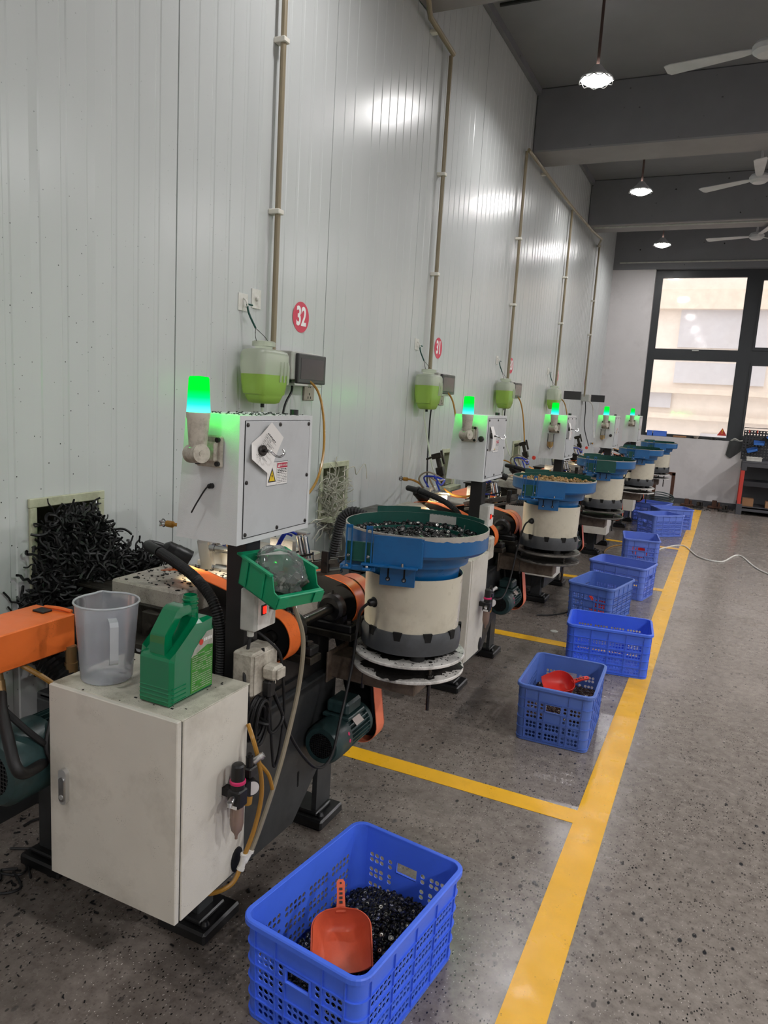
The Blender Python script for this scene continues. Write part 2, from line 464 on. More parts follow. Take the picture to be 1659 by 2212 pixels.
    def build(s, name, mats, parent=None, origin=None, local=False, sharp=35):
        if not isinstance(mats, (list, tuple)): mats = [mats]
        me = bpy.data.meshes.new(name)
        off = Vector((0, 0, 0))
        if not local:
            if parent is not None: off = OFF[parent.name]
            elif origin is not None: off = Vector(origin)
        me.from_pydata([tuple(Vector(p) - off) for p in s.v], [], s.f)
        for m in mats: me.materials.append(m)
        me.polygons.foreach_set('material_index', s.mi)
        me.polygons.foreach_set('use_smooth', s.sm)
        me.update()
        bm = bmesh.new(); bm.from_mesh(me)
        bmesh.ops.recalc_face_normals(bm, faces=bm.faces)
        bm.to_mesh(me); bm.free()
        if any(s.sm):
            me.set_sharp_from_angle(angle=math.radians(sharp))
        o = bpy.data.objects.new(name, me)
        COL.objects.link(o)
        if parent is not None:
            o.parent = parent
            OFF[o.name] = OFF[parent.name]
        else:
            if origin is not None: o.location = origin
            OFF[o.name] = Vector(origin) if origin is not None else Vector((0, 0, 0))
        return o

OFF = {}
def tag(o, label=None, cat=None, group=None, kind=None):
    if label: o['label'] = label
    if cat: o['category'] = cat
    if group: o['group'] = group
    if kind: o['kind'] = kind
    return o

def thing(name, label, cat, loc=(0, 0, 0), rz=0.0, group=None):
    o = bpy.data.objects.new(name, None)
    COL.objects.link(o)
    o.empty_display_size = .05
    o.location = loc
    o.rotation_euler = (0, 0, rz)
    OFF[o.name] = Vector(loc)
    return tag(o, label, cat, group)

def copy_tree(o, parent=None):
    c = o.copy(); COL.objects.link(c)
    if parent is not None: c.parent = parent
    OFF[c.name] = OFF.get(o.name, Vector((0, 0, 0)))
    for ch in list(o.children): copy_tree(ch, c)
    return c

def dup(o, d, label=None, group=None):
    c = copy_tree(o)
    c.location = o.location + Vector(d)
    if label: c['label'] = label
    if group: c['group'] = group
    return c

def text_mesh(txt, size, depth=0.0005, bold=0.0):
    cu = bpy.data.curves.new('lettering', 'FONT')
    cu.body = txt; cu.offset = bold; cu.size = size; cu.extrude = depth
    cu.align_x = 'CENTER'; cu.align_y = 'CENTER'
    ob = bpy.data.objects.new('lettering', cu)
    COL.objects.link(ob)
    dg = bpy.context.evaluated_depsgraph_get(); dg.update()
    me = bpy.data.meshes.new_from_object(ob.evaluated_get(dg))
    vs = [tuple(v.co) for v in me.vertices]; fs = [tuple(p.vertices) for p in me.polygons]
    bpy.data.objects.remove(ob); bpy.data.meshes.remove(me); bpy.data.curves.remove(cu)
    return vs, fs
def rrect(w, h, r, n=5):
    """rounded rectangle path with outward normals, half sizes w,h"""
    out = []
    for cx, cy, a0 in ((w - r, h - r, 0), (-w + r, h - r, 90), (-w + r, -h + r, 180), (w - r, -h + r, 270)):
        for i in range(n + 1):
            a = math.radians(a0 + 90 * i / n)
            out.append((cx + r * math.cos(a), cy + r * math.sin(a), math.cos(a), math.sin(a)))
    return out
SKY = 1.9; EXPO = 0.42
# ================================================================== SETTING
ROOM_X, Y0, YE, ZC = 11.0, -4.0, 12.60, 4.36
HOLES = [(1.63, 1.885, .70, 1.025), (3.475, 3.745, .765, 1.03), (5.36, 5.62, .765, 1.03), (7.41, 7.66, .765, 1.03), (9.36, 9.62, .765, 1.03)]
# left wall: insulated panels, joints every 1.151 m, shallow ribs between
prof = []
SEAM0, PITCH = 2.2823, 1.151
y = SEAM0 - 6 * PITCH
while y < YE + .6:
    prof += [(y - .0035, 0.0), (y - .003, -.012), (y + .003, -.012), (y + .0035, 0.0)]
    for k in range(1, 11):
        c = y + PITCH * k / 11
        prof += [(c - .014, 0.0), (c - .009, -.0028), (c + .009, -.0028), (c + .014, 0.0)]
    y += PITCH
prof = [p for p in prof if Y0 < p[0] < YE + .25]
prof = [(Y0, 0.0)] + prof + [(YE + .25, 0.0)]
for h in HOLES:
    for e in h[:2]:
        prof = [p for p in prof if abs(p[0] - e) > .02] + [(e, 0.0)]
prof.sort()
m = MB()
for (ya, xa), (yb, xb) in zip(prof, prof[1:]):
    ym = (ya + yb) / 2
    hs = [h for h in HOLES if h[0] < ym < h[1]]
    zs = [(0, ZC)] if not hs else [(0, hs[0][2]), (hs[0][3], ZC)]
    for z0, z1 in zs:
        m.quad([(xa, ya, z0), (xb, yb, z0), (xb, yb, z1), (xa, ya, z1)])
wl = m.build('wall_left', M['wall']); tag(wl, kind='structure')
# sleeves behind the openings (beige, end sheet painted dark for the unlit room behind)
m = MB()
for a, b, z0, z1 in HOLES:
    x0, x1 = -.32, -.001
    m.quad([(x0, a, z0), (x1, a, z0), (x1, a, z1), (x0, a, z1)])
    m.quad([(x0, b, z0), (x1, b, z0), (x1, b, z1), (x0, b, z1)])
    m.quad([(x0, a, z1), (x1, a, z1), (x1, b, z1), (x0, b, z1)])
    m.quad([(x0, a, z0), (x1, a, z0), (x1, b, z0), (x0, b, z0)])
    m.add([(x0, a, z0), (x0, b, z0), (x0, b, z1), (x0, a, z1)], [(0, 1, 2, 3)], 1)
tag(m.build('trim_1', [M['holeframe'], M['dark']]), kind='structure')

m = MB(); m.box(-.4, ROOM_X + .2, Y0 - .2, YE + .3, -.1, 0)
tag(m.build('floor', M['floor']), kind='structure')
m = MB(); m.box(-.4, ROOM_X + .2, Y0 - .2, YE + .4, ZC, ZC + .12)
tag(m.build('ceiling', M['ceiling']), kind='structure')
# beams across the room
for i, (a, b) in enumerate([(-1.95, -1.48), (1.07, 1.54), (4.08, 4.55), (7.19, 7.66), (10.15, 10.6)]):
    m = MB()
    m.box(0.0, ROOM_X, a, b, 3.80, ZC, 0, .012)
    o = m.build('trim_%d' % (i + 2), [M['beam'], M['beamlow']])
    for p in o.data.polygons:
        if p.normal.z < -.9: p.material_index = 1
    tag(o, kind='structure')
m = MB(); m.box(0.0, ROOM_X, YE - .02, YE + .3, 3.66, ZC)
tag(m.build('trim_7', M['beam']), kind='structure')
# dark cove strip where wall meets ceiling
m = MB(); m.box(0.002, .04, Y0, YE, ZC - .06, ZC)
tag(m.build('trim_8', M['beam']), kind='structure')
# end wall: dado under the window, pier at the left, jamb
m = MB()
m.box(0, ROOM_X, YE, YE + .26, 0, 1.055)
m.box(0, .66, YE, YE + .26, 1.055, 3.66)
m.box(9.4, ROOM_X, YE, YE + .26, 1.055, 3.66)
tag(m.build('wall_end', M['endwall']), kind='structure')
m = MB(); m.box(0.0, ROOM_X, YE - .012, YE, 0, .09)
tag(m.build('baseboard_end', M['benchgrey']), kind='structure')
m = MB(); m.box(0.0, .012, Y0, YE, 0, .07)
tag(m.build('baseboard_left', M['frame']), kind='structure')
m = MB(); m.box(ROOM_X, ROOM_X + .2, Y0, YE, 0, ZC)
tag(m.build('wall_right', M['endwall']), kind='structure')
m = MB(); m.box(-.4, ROOM_X + .2, Y0 - .2, Y0, 0, ZC)
tag(m.build('wall_back', M['endwall']), kind='structure')
# windows: bays of a fixed/upper light over a lower light
bx = [.66, 2.085, 3.51, 4.935, 6.36, 7.785, 9.4]
WY0, WY1 = YE + .10, YE + .17
for i in range(6):
    a, b = bx[i], bx[i + 1]
    root = thing('window_%d' % (i + 1), None, None, (a, WY0, 1.055)); root['kind'] = 'structure'
    f = MB()
    L = .095
    f.box(a, a + L, WY0, WY1, 1.055, 3.66); f.box(b - L, b, WY0, WY1, 1.055, 3.66)
    f.box(a + L, b - L, WY0, WY1, 3.545, 3.66); f.box(a + L, b - L, WY0, WY1, 1.055, 1.10)
    f.box(a + L, b - L, WY0, WY1, 2.275, 2.45)
    f.build('window_frame', M['winframe'], root)
    sf = MB()       # raised sash bars
    for z0, z1 in ((1.10, 2.275), (2.45, 3.545)):
        if i >= 1:
            for q in ((a + L, a + L + .03, z0, z1), (b - L - .03, b - L, z0, z1), (a + L + .03, b - L - .03, z0, z0 + .05), (a + L + .03, b - L - .03, z1 - .05, z1)):
                sf.box(q[0], q[1], WY0 - .012, WY1 - .02, q[2], q[3])
        else:
            for q in ((a + L, a + L + .012, z0, z1), (b - L - .012, b - L, z0, z1)):
                sf.box(q[0], q[1], WY0 + .01, WY1 - .02, q[2], q[3])
    sf.build('sash', M['winframe'], root)
    for z0, z1 in ((1.10, 2.275), (2.45, 3.545)):
        g = MB(); g.box(a + L, b - L, WY0 + .035, WY0 + .041, z0, z1)
        g.build('window_pane', M['glass'], root)
    hd = MB(); hd.box((a + b) / 2 - .05, (a + b) / 2 + .05, WY0 - .02, WY0, 2.42, 2.44, 0, .004)
    hd.build('handle', M['alu'], root)
# pale building across the yard
fac = thing('facade', 'pale cream building facade seen through the big window', 'building', (3, 19, -1))
m = MB(); m.box(-14, 26, 19, 19.5, -3, 14)
m.build('facade_wall', M['facade'], fac)
for z0, z1, y in ((3.84, 4.28, 18.7), (1.9, 2.02, 18.75), (1.30, 1.42, 18.75), (-.3, -.1, 18.7), (6.4, 6.7, 18.7), (8.6, 8.9, 18.7)):
    m = MB(); m.box(-13.5, 25.5, y, 18.999, z0, z1); m.build('ledge', M['ledge'], fac)
for x0, x1, z0, z1 in ((.66, 6.5, 2.98, 3.84), (.66, 2.6, 2.15, 2.64), (-2.5, .66, 1.55, 1.9), (3.2, 6.5, 2.15, 2.64), (7.6, 14, 2.15, 3.84), (1.4, 5.2, .2, 1.0), (8, 14, .2, 1.3), (-8, -2, 2.3, 3.84)):
    m = MB(); m.box(x0, x1, 18.93, 18.999, z0, z1); m.build('panel', M['facadegrey'], fac)
m = MB(); m.box(-14, 26, YE + .35, 19, -3.2, -3.0)
tag(m.build('yard', M['facadegrey']), 'pale paved yard outside the window', 'ground', kind='structure')

# yellow floor lines
def line(x0, x1, y0, y1, k):
    mm = MB(); mm.box(x0, x1, y0, y1, .0003, .0016)
    tag(mm.build('trim_%d' % k, M['yellow']), kind='structure')
line(1.667, 1.776, Y0 + .1, 12.0, 9)
for k, yy in enumerate((.56, 2.50, 4.39, 6.27, 8.33, 10.3)):
    line(.62, 1.667, yy - .045, yy + .045, 10 + k)

# ------------------------------------------------------------------ lamps, fans, conduits
def pendant(x, y, label):
    r = thing('pendant_lamp', label, 'lamp', (x, y, 3.78), 0, 'pendant lamps under the grey ceiling')
    m = MB(); m.cyl((x, y, 3.90), (x, y, ZC - .02), .011, n=10); m.build('rod', M['rod'], r)
    m = MB(); m.lathe([(.03, .10), (.05, .075), (.075, .05), (.09, .03), (.115, .018), (.118, .01), (.112, .004)], (x, y, 3.80), n=28); m.build('lamp_housing', M['fanwhite'], r)
    m = MB(); m.lathe([(.0, -.035), (.05, -.03), (.085, -.014), (.108, .006), (.10, .012), (0, .012)], (x, y, 3.80), n=28); m.build('lamp_lens', M['lampglow'], r)
    m = MB()
    for i in range(10):
        a = 2 * PI * i / 10
        m.tube([(x + .118 * math.cos(a + d) * k, y + .118 * math.sin(a + d) * k, z) for d, k, z in ((-.3, 1, 3.806), (0, 1.06, 3.79), (.3, 1, 3.806))], .004, 6, sub=3)
    m.build('guard_ring', M['steel'], r)
    la = bpy.data.lights.new('lamp light', 'AREA'); la.shape = 'DISK'; la.size = .2; la.energy = LAMP_W if x > 1 else 11; la.color = (1, .985, .99)
    lo = bpy.data.objects.new('lamp_light', la); COL.objects.link(lo); lo.parent = r; lo.location = (0, 0, -.025)
    lo.rotation_euler = (0, 0, 0)
    lo.data.spread = math.radians(175)
    return r
LAMP_W = 66
for x, ys in ((.82, (-2.9, 0.0, 2.9, 5.79, 8.72, 11.49)), (5.3, (-2.9, 0.0, 2.9, 5.79, 8.72, 11.49)), (9.7, (0.0, 5.79, 11.49))):
    for y in ys:
        lab = {5.79: 'lit pendant lamp in front of the nearest visible ceiling beam', 8.72: 'lit pendant lamp between the two middle ceiling beams', 11.49: 'lit pendant lamp farthest away, just before the window'}.get(y, 'lit pendant lamp above the near machines') if x < 1 else 'lit pendant lamp over the far side of the hall'
        pendant(x, y, lab)

def fan(x, y, z, rot, label):
    r = thing('ceiling_fan', label, 'fan', (x, y, z), 0, 'white ceiling fans')
    m = MB(); m.lathe([(0, -.045), (.06, -.042), (.088, -.02), (.092, .01), (.075, .035), (.03, .05), (0, .05)], (x, y, z), n=28); m.build('motor_housing', M['fanwhite'], r)
    m = MB(); m.cyl((x, y, z + .05), (x, y, ZC), .012, n=10); m.lathe([(.02, -.06), (.05, -.03), (.055, 0)], (x, y, ZC), n=20); m.build('down_rod', M['fanwhite'], r)
    for i in range(3):
        a = rot + 2 * PI * i / 3
        m = MB()
        m.T = Matrix.Translation((x, y, z)) @ Matrix.Rotation(a, 4, 'Z') @ Matrix.Rotation(.16, 4, 'X')
        m.prism([(.08, -.02), (.16, -.035), (.60, -.055), (.62, -.03), (.62, .05), (.58, .06), (.16, .035), (.08, .02)], 'z', -.003, .003)
        m.build('fan_blade', M['fanwhite'], r)
    return r
fan(1.935, 5.35, 3.69, 2.9, 'white ceiling fan nearest, its body cut by the right picture edge')
fan(1.972, 8.30, 3.745, 2.6, 'white ceiling fan beyond the nearest visible beam')
fan(2.023, 10.95, 3.766, 2.9, 'white ceiling fan farthest away near the window')

def conduit(name, pts, r, label, clips=(), group=None):
    o = thing(name, label, 'conduit', pts[0], 0, group)
    m = MB(); m.tube(pts, r, 10, sub=1); m.build('pipe', M['pipe'], o)
    for c in clips:
        k = MB(); k.box(.0, .058, c[0] - .022, c[0] + .022, c[1] - .011, c[1] + .011, 0, .003); k.build('pipe_clip', M['clip'], o)
    return o
VP = [(2.905, 1.60, 4.30, 'olive vertical conduit pipe above the 32 sticker'),
      (4.872, 1.60, 3.69, 'olive vertical conduit pipe beside the 31 sticker'),
      (6.873, 1.60, 3.71, 'olive vertical conduit pipe, third from the camera'),
      (8.99, 1.60, 3.71, 'olive vertical conduit pipe, fourth from the camera'),
      (10.96, 1.60, 3.72, 'olive vertical conduit pipe farthest away near the window wall')]
for y, z0, z1, lab in VP:
    conduit('conduit_pipe', [(.038, y, z0), (.038, y, z1)], .0135, lab, [(y, 2.15 + .03 * y), (y, 2.95)], 'vertical conduit pipes on the panel wall')
conduit('conduit_pipe', [(.055, 4.872, 3.70), (.055, 4.45, 3.735), (.10, 4.3, 3.76), (.10, 4.05, 3.76), (.05, 3.8, 3.74), (.05, 1.0, 3.72)], .017, 'horizontal conduit run bending under the ceiling beam at the top of the wall', [(4.6, 3.72)])
conduit('conduit_pipe', [(.055, 6.873, 3.72), (.055, 8.0, 3.715), (.055, 9.0, 3.72), (.10, 10.0, 3.70), (.14, 10.5, 3.70)], .016, 'horizontal conduit run slanting between the third and fourth vertical pipes', [(7.6, 3.716)])
conduit('conduit_pipe', [(.14, 10.5, 3.70), (.06, 10.75, 3.66), (.05, 10.96, 3.70)], .014, 'short conduit bend joining the farthest vertical pipe')
for yb in (10.12, 12.55):
    o = thing('conduit_pipe', 'thin conduit along the underside of the beam over the %s' % ('window' if yb > 12 else 'fourth machine'), 'conduit', (.1, yb, 3.76))
    m = MB(); m.tube([(.1, yb, 3.76), (9, yb, 3.76)], .012, 8, sub=1); m.build('pipe', M['hous'], o)
o = thing('conduit_pipe', 'thin dark conduit across the ceiling near the closest lamp', 'conduit', (.1, 5.62, 4.33))
m = MB(); m.tube([(.1, 5.62, 4.335), (6, 5.62, 4.335)], .014, 8, sub=1); m.build('pipe', M['frame'], o)
m = MB(); m.box(.93, 1.05, 5.56, 5.66, 4.29, 4.33, 0, .004); tag(m.build('ceiling_box', M['hous'], origin=(1, 5.6, 4.3)), 'small grey junction box on the ceiling beside the nearest lamp rod', 'junction box')

# ------------------------------------------------------------------ things on the left wall, one set per machine
STY = [0.0, 1.94, 3.87, 6.0, 8.0]       # how far along the wall each station sits
NUM = ['32', '31', '30', '29', '28']
ORD = ['the nearest machine', 'the second machine', 'the third machine', 'the fourth machine', 'the farthest machine']
def digits_disc(num, y, z):
    o = thing('number_sticker', 'round red wall sticker with the white number %s' % num, 'sticker', (.003, y, z), 0, 'red number stickers on the panel wall')
    m = MB(); m.lathe([(0, .0), (.075, .0), (.075, .0012), (0, .0012)], (.0005, y, z), (1, 0, 0), n=40, smooth=False); m.build('sticker_disc', M['tagred'], o)
    vs, fs = text_mesh(num, .118, .0006, .0032)
    m = MB()
    m.T = Matrix(((0, 0, 1, .0026), (.80, 0, 0, y), (0, 1.08, 0, z), (0, 0, 0, 1)))
    m.add(vs, fs); m.build('digits', M['tagwhite'], o)
for i, (y, z) in enumerate(((3.196, 1.808), (5.10, 1.812), (7.08, 1.806), (9.19, 1.812), (11.15, 1.812))):
    digits_disc(NUM[i], y, z)

def bottle(y, z, lvl, label, x=.085):
    o = thing('coolant_bottle', label, 'bottle', (x, y, z), 0, 'coolant bottles hung on the panel wall')
    # body: rounded box section, wide and shallow, tapering to a flat keel, hung neck up
    secs = [(-.128, .050, .036), (-.122, .074, .046), (-.098, .088, .052), (-.090, .090, .054), (-.085, .104, .056), (-.04, .112, .062), (.04, .120, .066), (.088, .118, .066), (.104, .108, .060), (.112, .07, .044)]
    def ring(m, w, d, zz, n=6, s=1.0):
        return [(x + py * s, y + px * s, zz) for px, py, _, _ in rrect(w, d, min(w, d) * .55, n)]
    def shell(z0, z1, mat, nm, s=1.0):
        m = MB(); rings = []
        zz = [q[0] for q in secs if z0 < q[0] < z1]
        pts = sorted(set([z0, z1] + zz))
        for h in pts:
            for k in range(len(secs) - 1):
                if secs[k][0] <= h <= secs[k + 1][0]:
                    tt = (h - secs[k][0]) / (secs[k + 1][0] - secs[k][0])
                    w = secs[k][1] + (secs[k + 1][1] - secs[k][1]) * tt; d = secs[k][2] + (secs[k + 1][2] - secs[k][2]) * tt
                    break
            rings.append(ring(m, w, d, z + h, s=s))
        n = len(rings[0])
        m.add([p for r in rings for p in r], [(k * n + i, k * n + (i + 1) % n, (k + 1) * n + (i + 1) % n, (k + 1) * n + i) for k in range(len(rings) - 1) for i in range(n)], 0, True)
        m.add(rings[0], [tuple(range(n))]); m.add(rings[-1], [tuple(range(n))])
        return m.build(nm, mat, o, sharp=50)
    shell(lvl, .112, M['bottle'], 'bottle_body')
    shell(-.128, lvl, M['bottlegreen'], 'coolant')
    m = MB(); m.lathe([(.040, .112), (.040, .122), (.052, .124), (.052, .142), (.044, .146), (.044, .128)], (x, y - .015, z), n=24); m.build('neck', M['bottle'], o)
    m = MB()
    for k in range(3):
        zy = y + .128
        m.tube([(x - .03 + .03 * k + .012, zy - .006, z + .06), (x - .03 + .03 * k + .012, zy + .002, z + .04), (x - .03 + .03 * k + .012, zy + .002, z - .02), (x - .03 + .03 * k + .012, zy - .006, z - .04)], .0055, 6)
    for k in range(3):
        m.tube([(x + .064, y + .03 + .028 * k, z + .06), (x + .068, y + .03 + .028 * k, z + .03), (x + .066, y + .03 + .028 * k, z - .03)], .005, 6)
    m.build('grip_rib', M['bottle'], o)
    m = MB()
    top = (.012, y - .02, z + .25)
    m.tube([(x, y - .065, z + .132), (x * .8, y - .055, z + .165), (.05, y - .03, z + .20)], .0016, 5)
    m.tube([(x, y + .035, z + .132), (x * .8, y + .02, z + .165), (.05, y - .03, z + .20)], .0016, 5)
    m.build('wire_bail', M['darksteel'], o)
    m = MB()
    m.tube([(.05, y - .03, z + .20), (.03, y - .055, z + .26), (.024, y - .062, z + .30)], .0045, 6)
    m.tube([(.024, y - .062, z + .30), (.03, y - .03, z + .298)], .004, 5)
    m.build('tie', M['bowlgreen'], o)
    m = MB(); m.cyl((x, y - .01, z - .145), (x, y - .01, z - .122), .009, n=10); m.build('outlet', M['black'], o)
    h = thing('wall_hook', 'clear adhesive wall hook holding up the bottle of %s' % WHO, 'hook', (.004, y - .062, z + .31), 0, 'adhesive hooks above the bottles')
    m = MB(); m.box(.0005, .003, y - .097, y - .027, z + .27, z + .345, 0, .001); m.build('hook_plate', M['white'], h)
    m = MB(); m.tube([(.004, y - .062, z + .325), (.018, y - .062, z + .315), (.026, y - .062, z + .295), (.018, y - .062, z + .285)], .004, 6); m.build('hook_wire', M['white'], h)
    return o
BL = [('hanging pale bottle half full of green coolant above the nearest control box', 2.775, 1.508, .0),
      ('hanging bottle of green coolant to the left of the 31 sticker', 4.755, 1.497, .035),
      ('hanging bottle of green coolant with a pipe looped over its shoulder, third from the camera', 6.66, 1.52, .035),
      ('hanging bottle of green coolant farthest along the wall', 8.74, 1.53, -.02)]
for i, (lab, y, z, lv) in enumerate(BL):
    WHO = ORD[i]
    bottle(y, z, lv, lab)
m = MB(); m.box(.0005, .004, 2.775, 2.845, 1.80, 1.885, 0, .001); m.lathe([(.0, .012), (.011, .01), (.013, 0)], (.004, 2.81, 1.845), (1, 0, 0), n=14)
tag(m.build('wall_hook', M['white'], origin=(.004, 2.81, 1.84)), 'empty clear adhesive hook above the nearest hanging bottle', 'hook')

def hmi(y0, z0, label, w=.26, h=.135):
    o = thing('touch_screen', label, 'screen', (.0, y0 + w / 2, z0), 0, 'wall mounted touch screens')
    m = MB(); m.box(.001, .098, y0 - .03, y0 + w - .02, z0 + .01, z0 + h + .008, 0, .004); m.build('housing', M['hous'], o)
    m = MB(); m.box(.098, .118, y0, y0 + w, z0 - .005, z0 + h, 0, .004); m.build('bezel', M['bezel'], o)
    m = MB(); m.box(.118, .1192, y0 + .022, y0 + w - .022, z0 + .015, z0 + h - .02, 0, .0005); m.build('screen_glass', M['screen'], o)
    m = MB(); m.box(.002, .108, y0 - .01, y0 + w - .02, z0 - .018, z0 - .006, 0, .002); m.build('lower_rail', M['alu'], o)
    m = MB(); m.cyl((.055, y0 - .055, z0 + .03), (.055, y0 - .03, z0 + .03), .010, n=12); m.cyl((.055, y0 - .06, z0 + .005), (.055, y0 - .03, z0 + .005), .011, n=12); m.build('connector', M['darksteel'], o)
    return o
hmi(3.005, 1.487, 'dark touch screen in a grey wall box right of the nearest bottle')
hmi(4.93, 1.487, 'dark touch screen half hidden behind the second bottle')
hmi(6.86, 1.505, 'dark touch screen beside the third bottle')
for i, y in enumerate((9.60, 11.55)):
    m = MB(); m.box(.02, .24, y, y + .012, 1.535, 1.64, 0, .002)
    tag(m.build('grey_panel', M['bezel'], origin=(.1, y, 1.58)), ['flat grey panel sticking out from the wall beside the fourth bottle', 'flat grey panel sticking out beside the wall box near the end wall'][i], 'panel')
m = MB(); m.box(.001, .11, 10.95, 11.12, 1.53, 1.63, 0, .004)
tag(m.build('junction_box', M['hous'], origin=(.05, 11.03, 1.58)), 'grey wall junction box at the foot of the farthest conduit', 'junction box')

def socket(y, z, label):
    o = thing('wall_socket', label, 'socket', (.004, y, z), 0, 'grey wall sockets under the screens')
    m = MB(); m.box(.0005, .012, y - .05, y + .05, z - .045, z + .045, 0, .003); m.build('socket_plate', M['plate'], o)
    m = MB()
    for dy, dz, tz in ((-.008, .026, 0), (.008, .026, 0), (0, -.012, 0), (-.012, -.03, .5), (.012, -.03, -.5)):
        m.box(.012, .0126, y + dy - .003, y + dy + .003, z + dz - .006, z + dz + .006)
    m.build('socket_slot', M['dark'], o)
for i, (y, z) in enumerate(((3.29, 1.443), (5.22, 1.443), (7.15, 1.46))):
    socket(y, z, 'grey wall socket under the touch screen of %s' % ORD[i])

def cable(name, pts, r, mat, label, cat, group=None, sub=10, n=8):
    m = MB(); m.tube(pts, r, n, sub=sub)
    return tag(m.build(name, mat, origin=pts[0]), label, cat, group)
for i, dy in enumerate(STY[:4]):
    s = ORD[i]
    dz = (0, 0, .02, .02)[i]
    k = (0, .0, .0, .05)[i]
    cable('air_hose', [(.055, 2.97 + dy, 1.517 + dz), (.09, 3.05 + dy, 1.52 + dz), (.13, 3.16 + dy, 1.46 + dz), (.17, 3.17 + dy, 1.33 + dz), (.22, 3.10 + dy, 1.15), (.27, 2.95 + dy, 1.02), (.36, 2.62 + dy, .94)], .0065, M['amber'], 'amber air hose dropping from the wall screen of %s' % s, 'hose', 'amber hoses down the wall')
    cable('power_cable', [(.03, 3.09 + dy, 1.48 + dz), (.03, 3.09 + dy, 1.44 + dz), (.03, 3.03 + dy, 1.36 + dz), (.05, 2.97 + dy, 1.2), (.07, 2.93 + dy, .95), (.12, 2.85 + dy, .72)], .006, M['black'], 'black power cable hanging under the wall screen of %s' % s, 'cable', 'black cables down the wall')
    cable('drain_hose', [(.085, 2.765 + dy, 1.375 + dz), (.09, 2.765 + dy, 1.30), (.12, 2.80 + dy, 1.12), (.2, 2.70 + dy, .98), (.36, 2.42 + dy, .92)], .006, M['bottle'], 'pale drain hose under the coolant bottle of %s' % s, 'hose', 'pale hoses under the bottles')
cable('power_cable', [(.05, 11.03, 1.53), (.06, 11.05, 1.40), (.08, 11.0, 1.15), (.2, 10.8, .9)], .007, M['black'], 'black cable hanging from the farthest wall junction box', 'cable')
cable('power_cable', [(.09, 11.08, 1.54), (.12, 11.25, 1.48), (.14, 11.32, 1.3), (.2, 11.2, 1.0)], .008, M['white'], 'white cable looping from the farthest wall junction box', 'cable')

# opening trims
for i, (a, b, z0, z1) in enumerate(HOLES):
    o = thing('opening_trim', 'beige metal trim around the wall opening behind %s' % ORD[i], 'trim', (.0, (a + b) / 2, z0), 0, 'trims of the wall openings')
    m = MB()
    m.box(.0005, .012, a - .028, b + .028, z1, z1 + .03, 0, .002)
    m.box(.0005, .012, a - .026, a, z0 - .02, z1, 0, .002); m.box(.0005, .012, b, b + .026, z0 - .02, z1, 0, .002)
    m.build('trim_strip', M['holeframe'], o)
    m = MB(); m.box(-.02, .075, a - .01, b + .01, z0 - .032, z0, 0, .003); m.build('chute_lip', M['holeframe'], o)
# ================================================================== MACHINES (built once where the nearest one stands, then copied along the row)
O = (.6, 1.75, 0)
MLAB = ['nearest roller trimming machine with cream cabinet in front and a green bin on its post',
        'second roller trimming machine, behind the bowl of black rollers',
        'third roller trimming machine, behind the bowl of brass coloured balls',
        'fourth roller trimming machine, behind the dark green topped bowl',
        'fifth roller trimming machine, farthest, beside the window wall']
mach = thing('trimming_machine', MLAB[0], 'machine', O, 0, 'roller trimming machines along the panel wall')

def bolt(m, c, d, r=.006, h=.006):
    c = Vector(c); d = Vector(d)
    m.cyl(c, c + d * h * .4, r, r, 14); m.cyl(c + d * h * .4, c + d * h, r * .95, r * .5, 14)

# ---- frame
m = MB()
side = [(1.43, .10), (1.84, .085), (1.99, .21), (1.99, .045), (2.085, .045), (2.085, .525), (1.43, .525)]
m.prism(side, 'x', .872, .89)
m.prism(side, 'x', .25, .268)
m.box(.268, .872, 1.42, 1.438, .10, .525); m.box(.268, .872, 2.06, 2.078, .22, .525)
m.box(.25, .89, 1.42, 2.085, .505, .53, 0, .004)
m.box(.80, .872, 1.405, 1.47, .045, .52, 0, .003); m.box(.268, .33, 1.405, 1.47, .045, .52, 0, .003); m.box(.268, .33, 2.0, 2.07, .045, .52, 0, .003)
fr = m.build('frame', M['frame'], mach)
m = MB(); m.box(.8905, .8915, 1.86, 1.868, .20, .25); m.box(.8905, .8915, 2.0, 2.006, .30, .36)
m.build('slot', M['dark'], fr)
for x0, x1, y0, y1 in ((.765, .925, 1.364, 1.52), (.775, .932, 1.955, 2.105), (.236, .396, 1.362, 1.51), (.236, .396, 1.96, 2.10)):
    m = MB(); m.box(x0, x1, y0, y1, .001, .036, 0, .006); m.box(x0 + .02, x1 - .03, y0 + .02, y1 - .03, .036, .05, 0, .004)
    bolt(m, ((x1 - .02), (y0 + .03), .036), (0, 0, 1), .012, .016)
    m.build('foot', M['frameblack'], mach)
m = MB(); m.box(.27, .862, 1.44, 2.08, .53, .632, 0, .005); m.box(.86, .872, 1.5, 1.9, .535, .56)
m.build('bed', M['frameblack'], mach)
# post that carries the control box
m = MB(); m.box(.864, .925, 1.50, 1.562, .53, 1.066, 0, .002); m.box(.85, .935, 1.49, 1.575, .53, .545, 0, .002)
m.build('column', M['frame'] if False else M['frameblack'], mach)

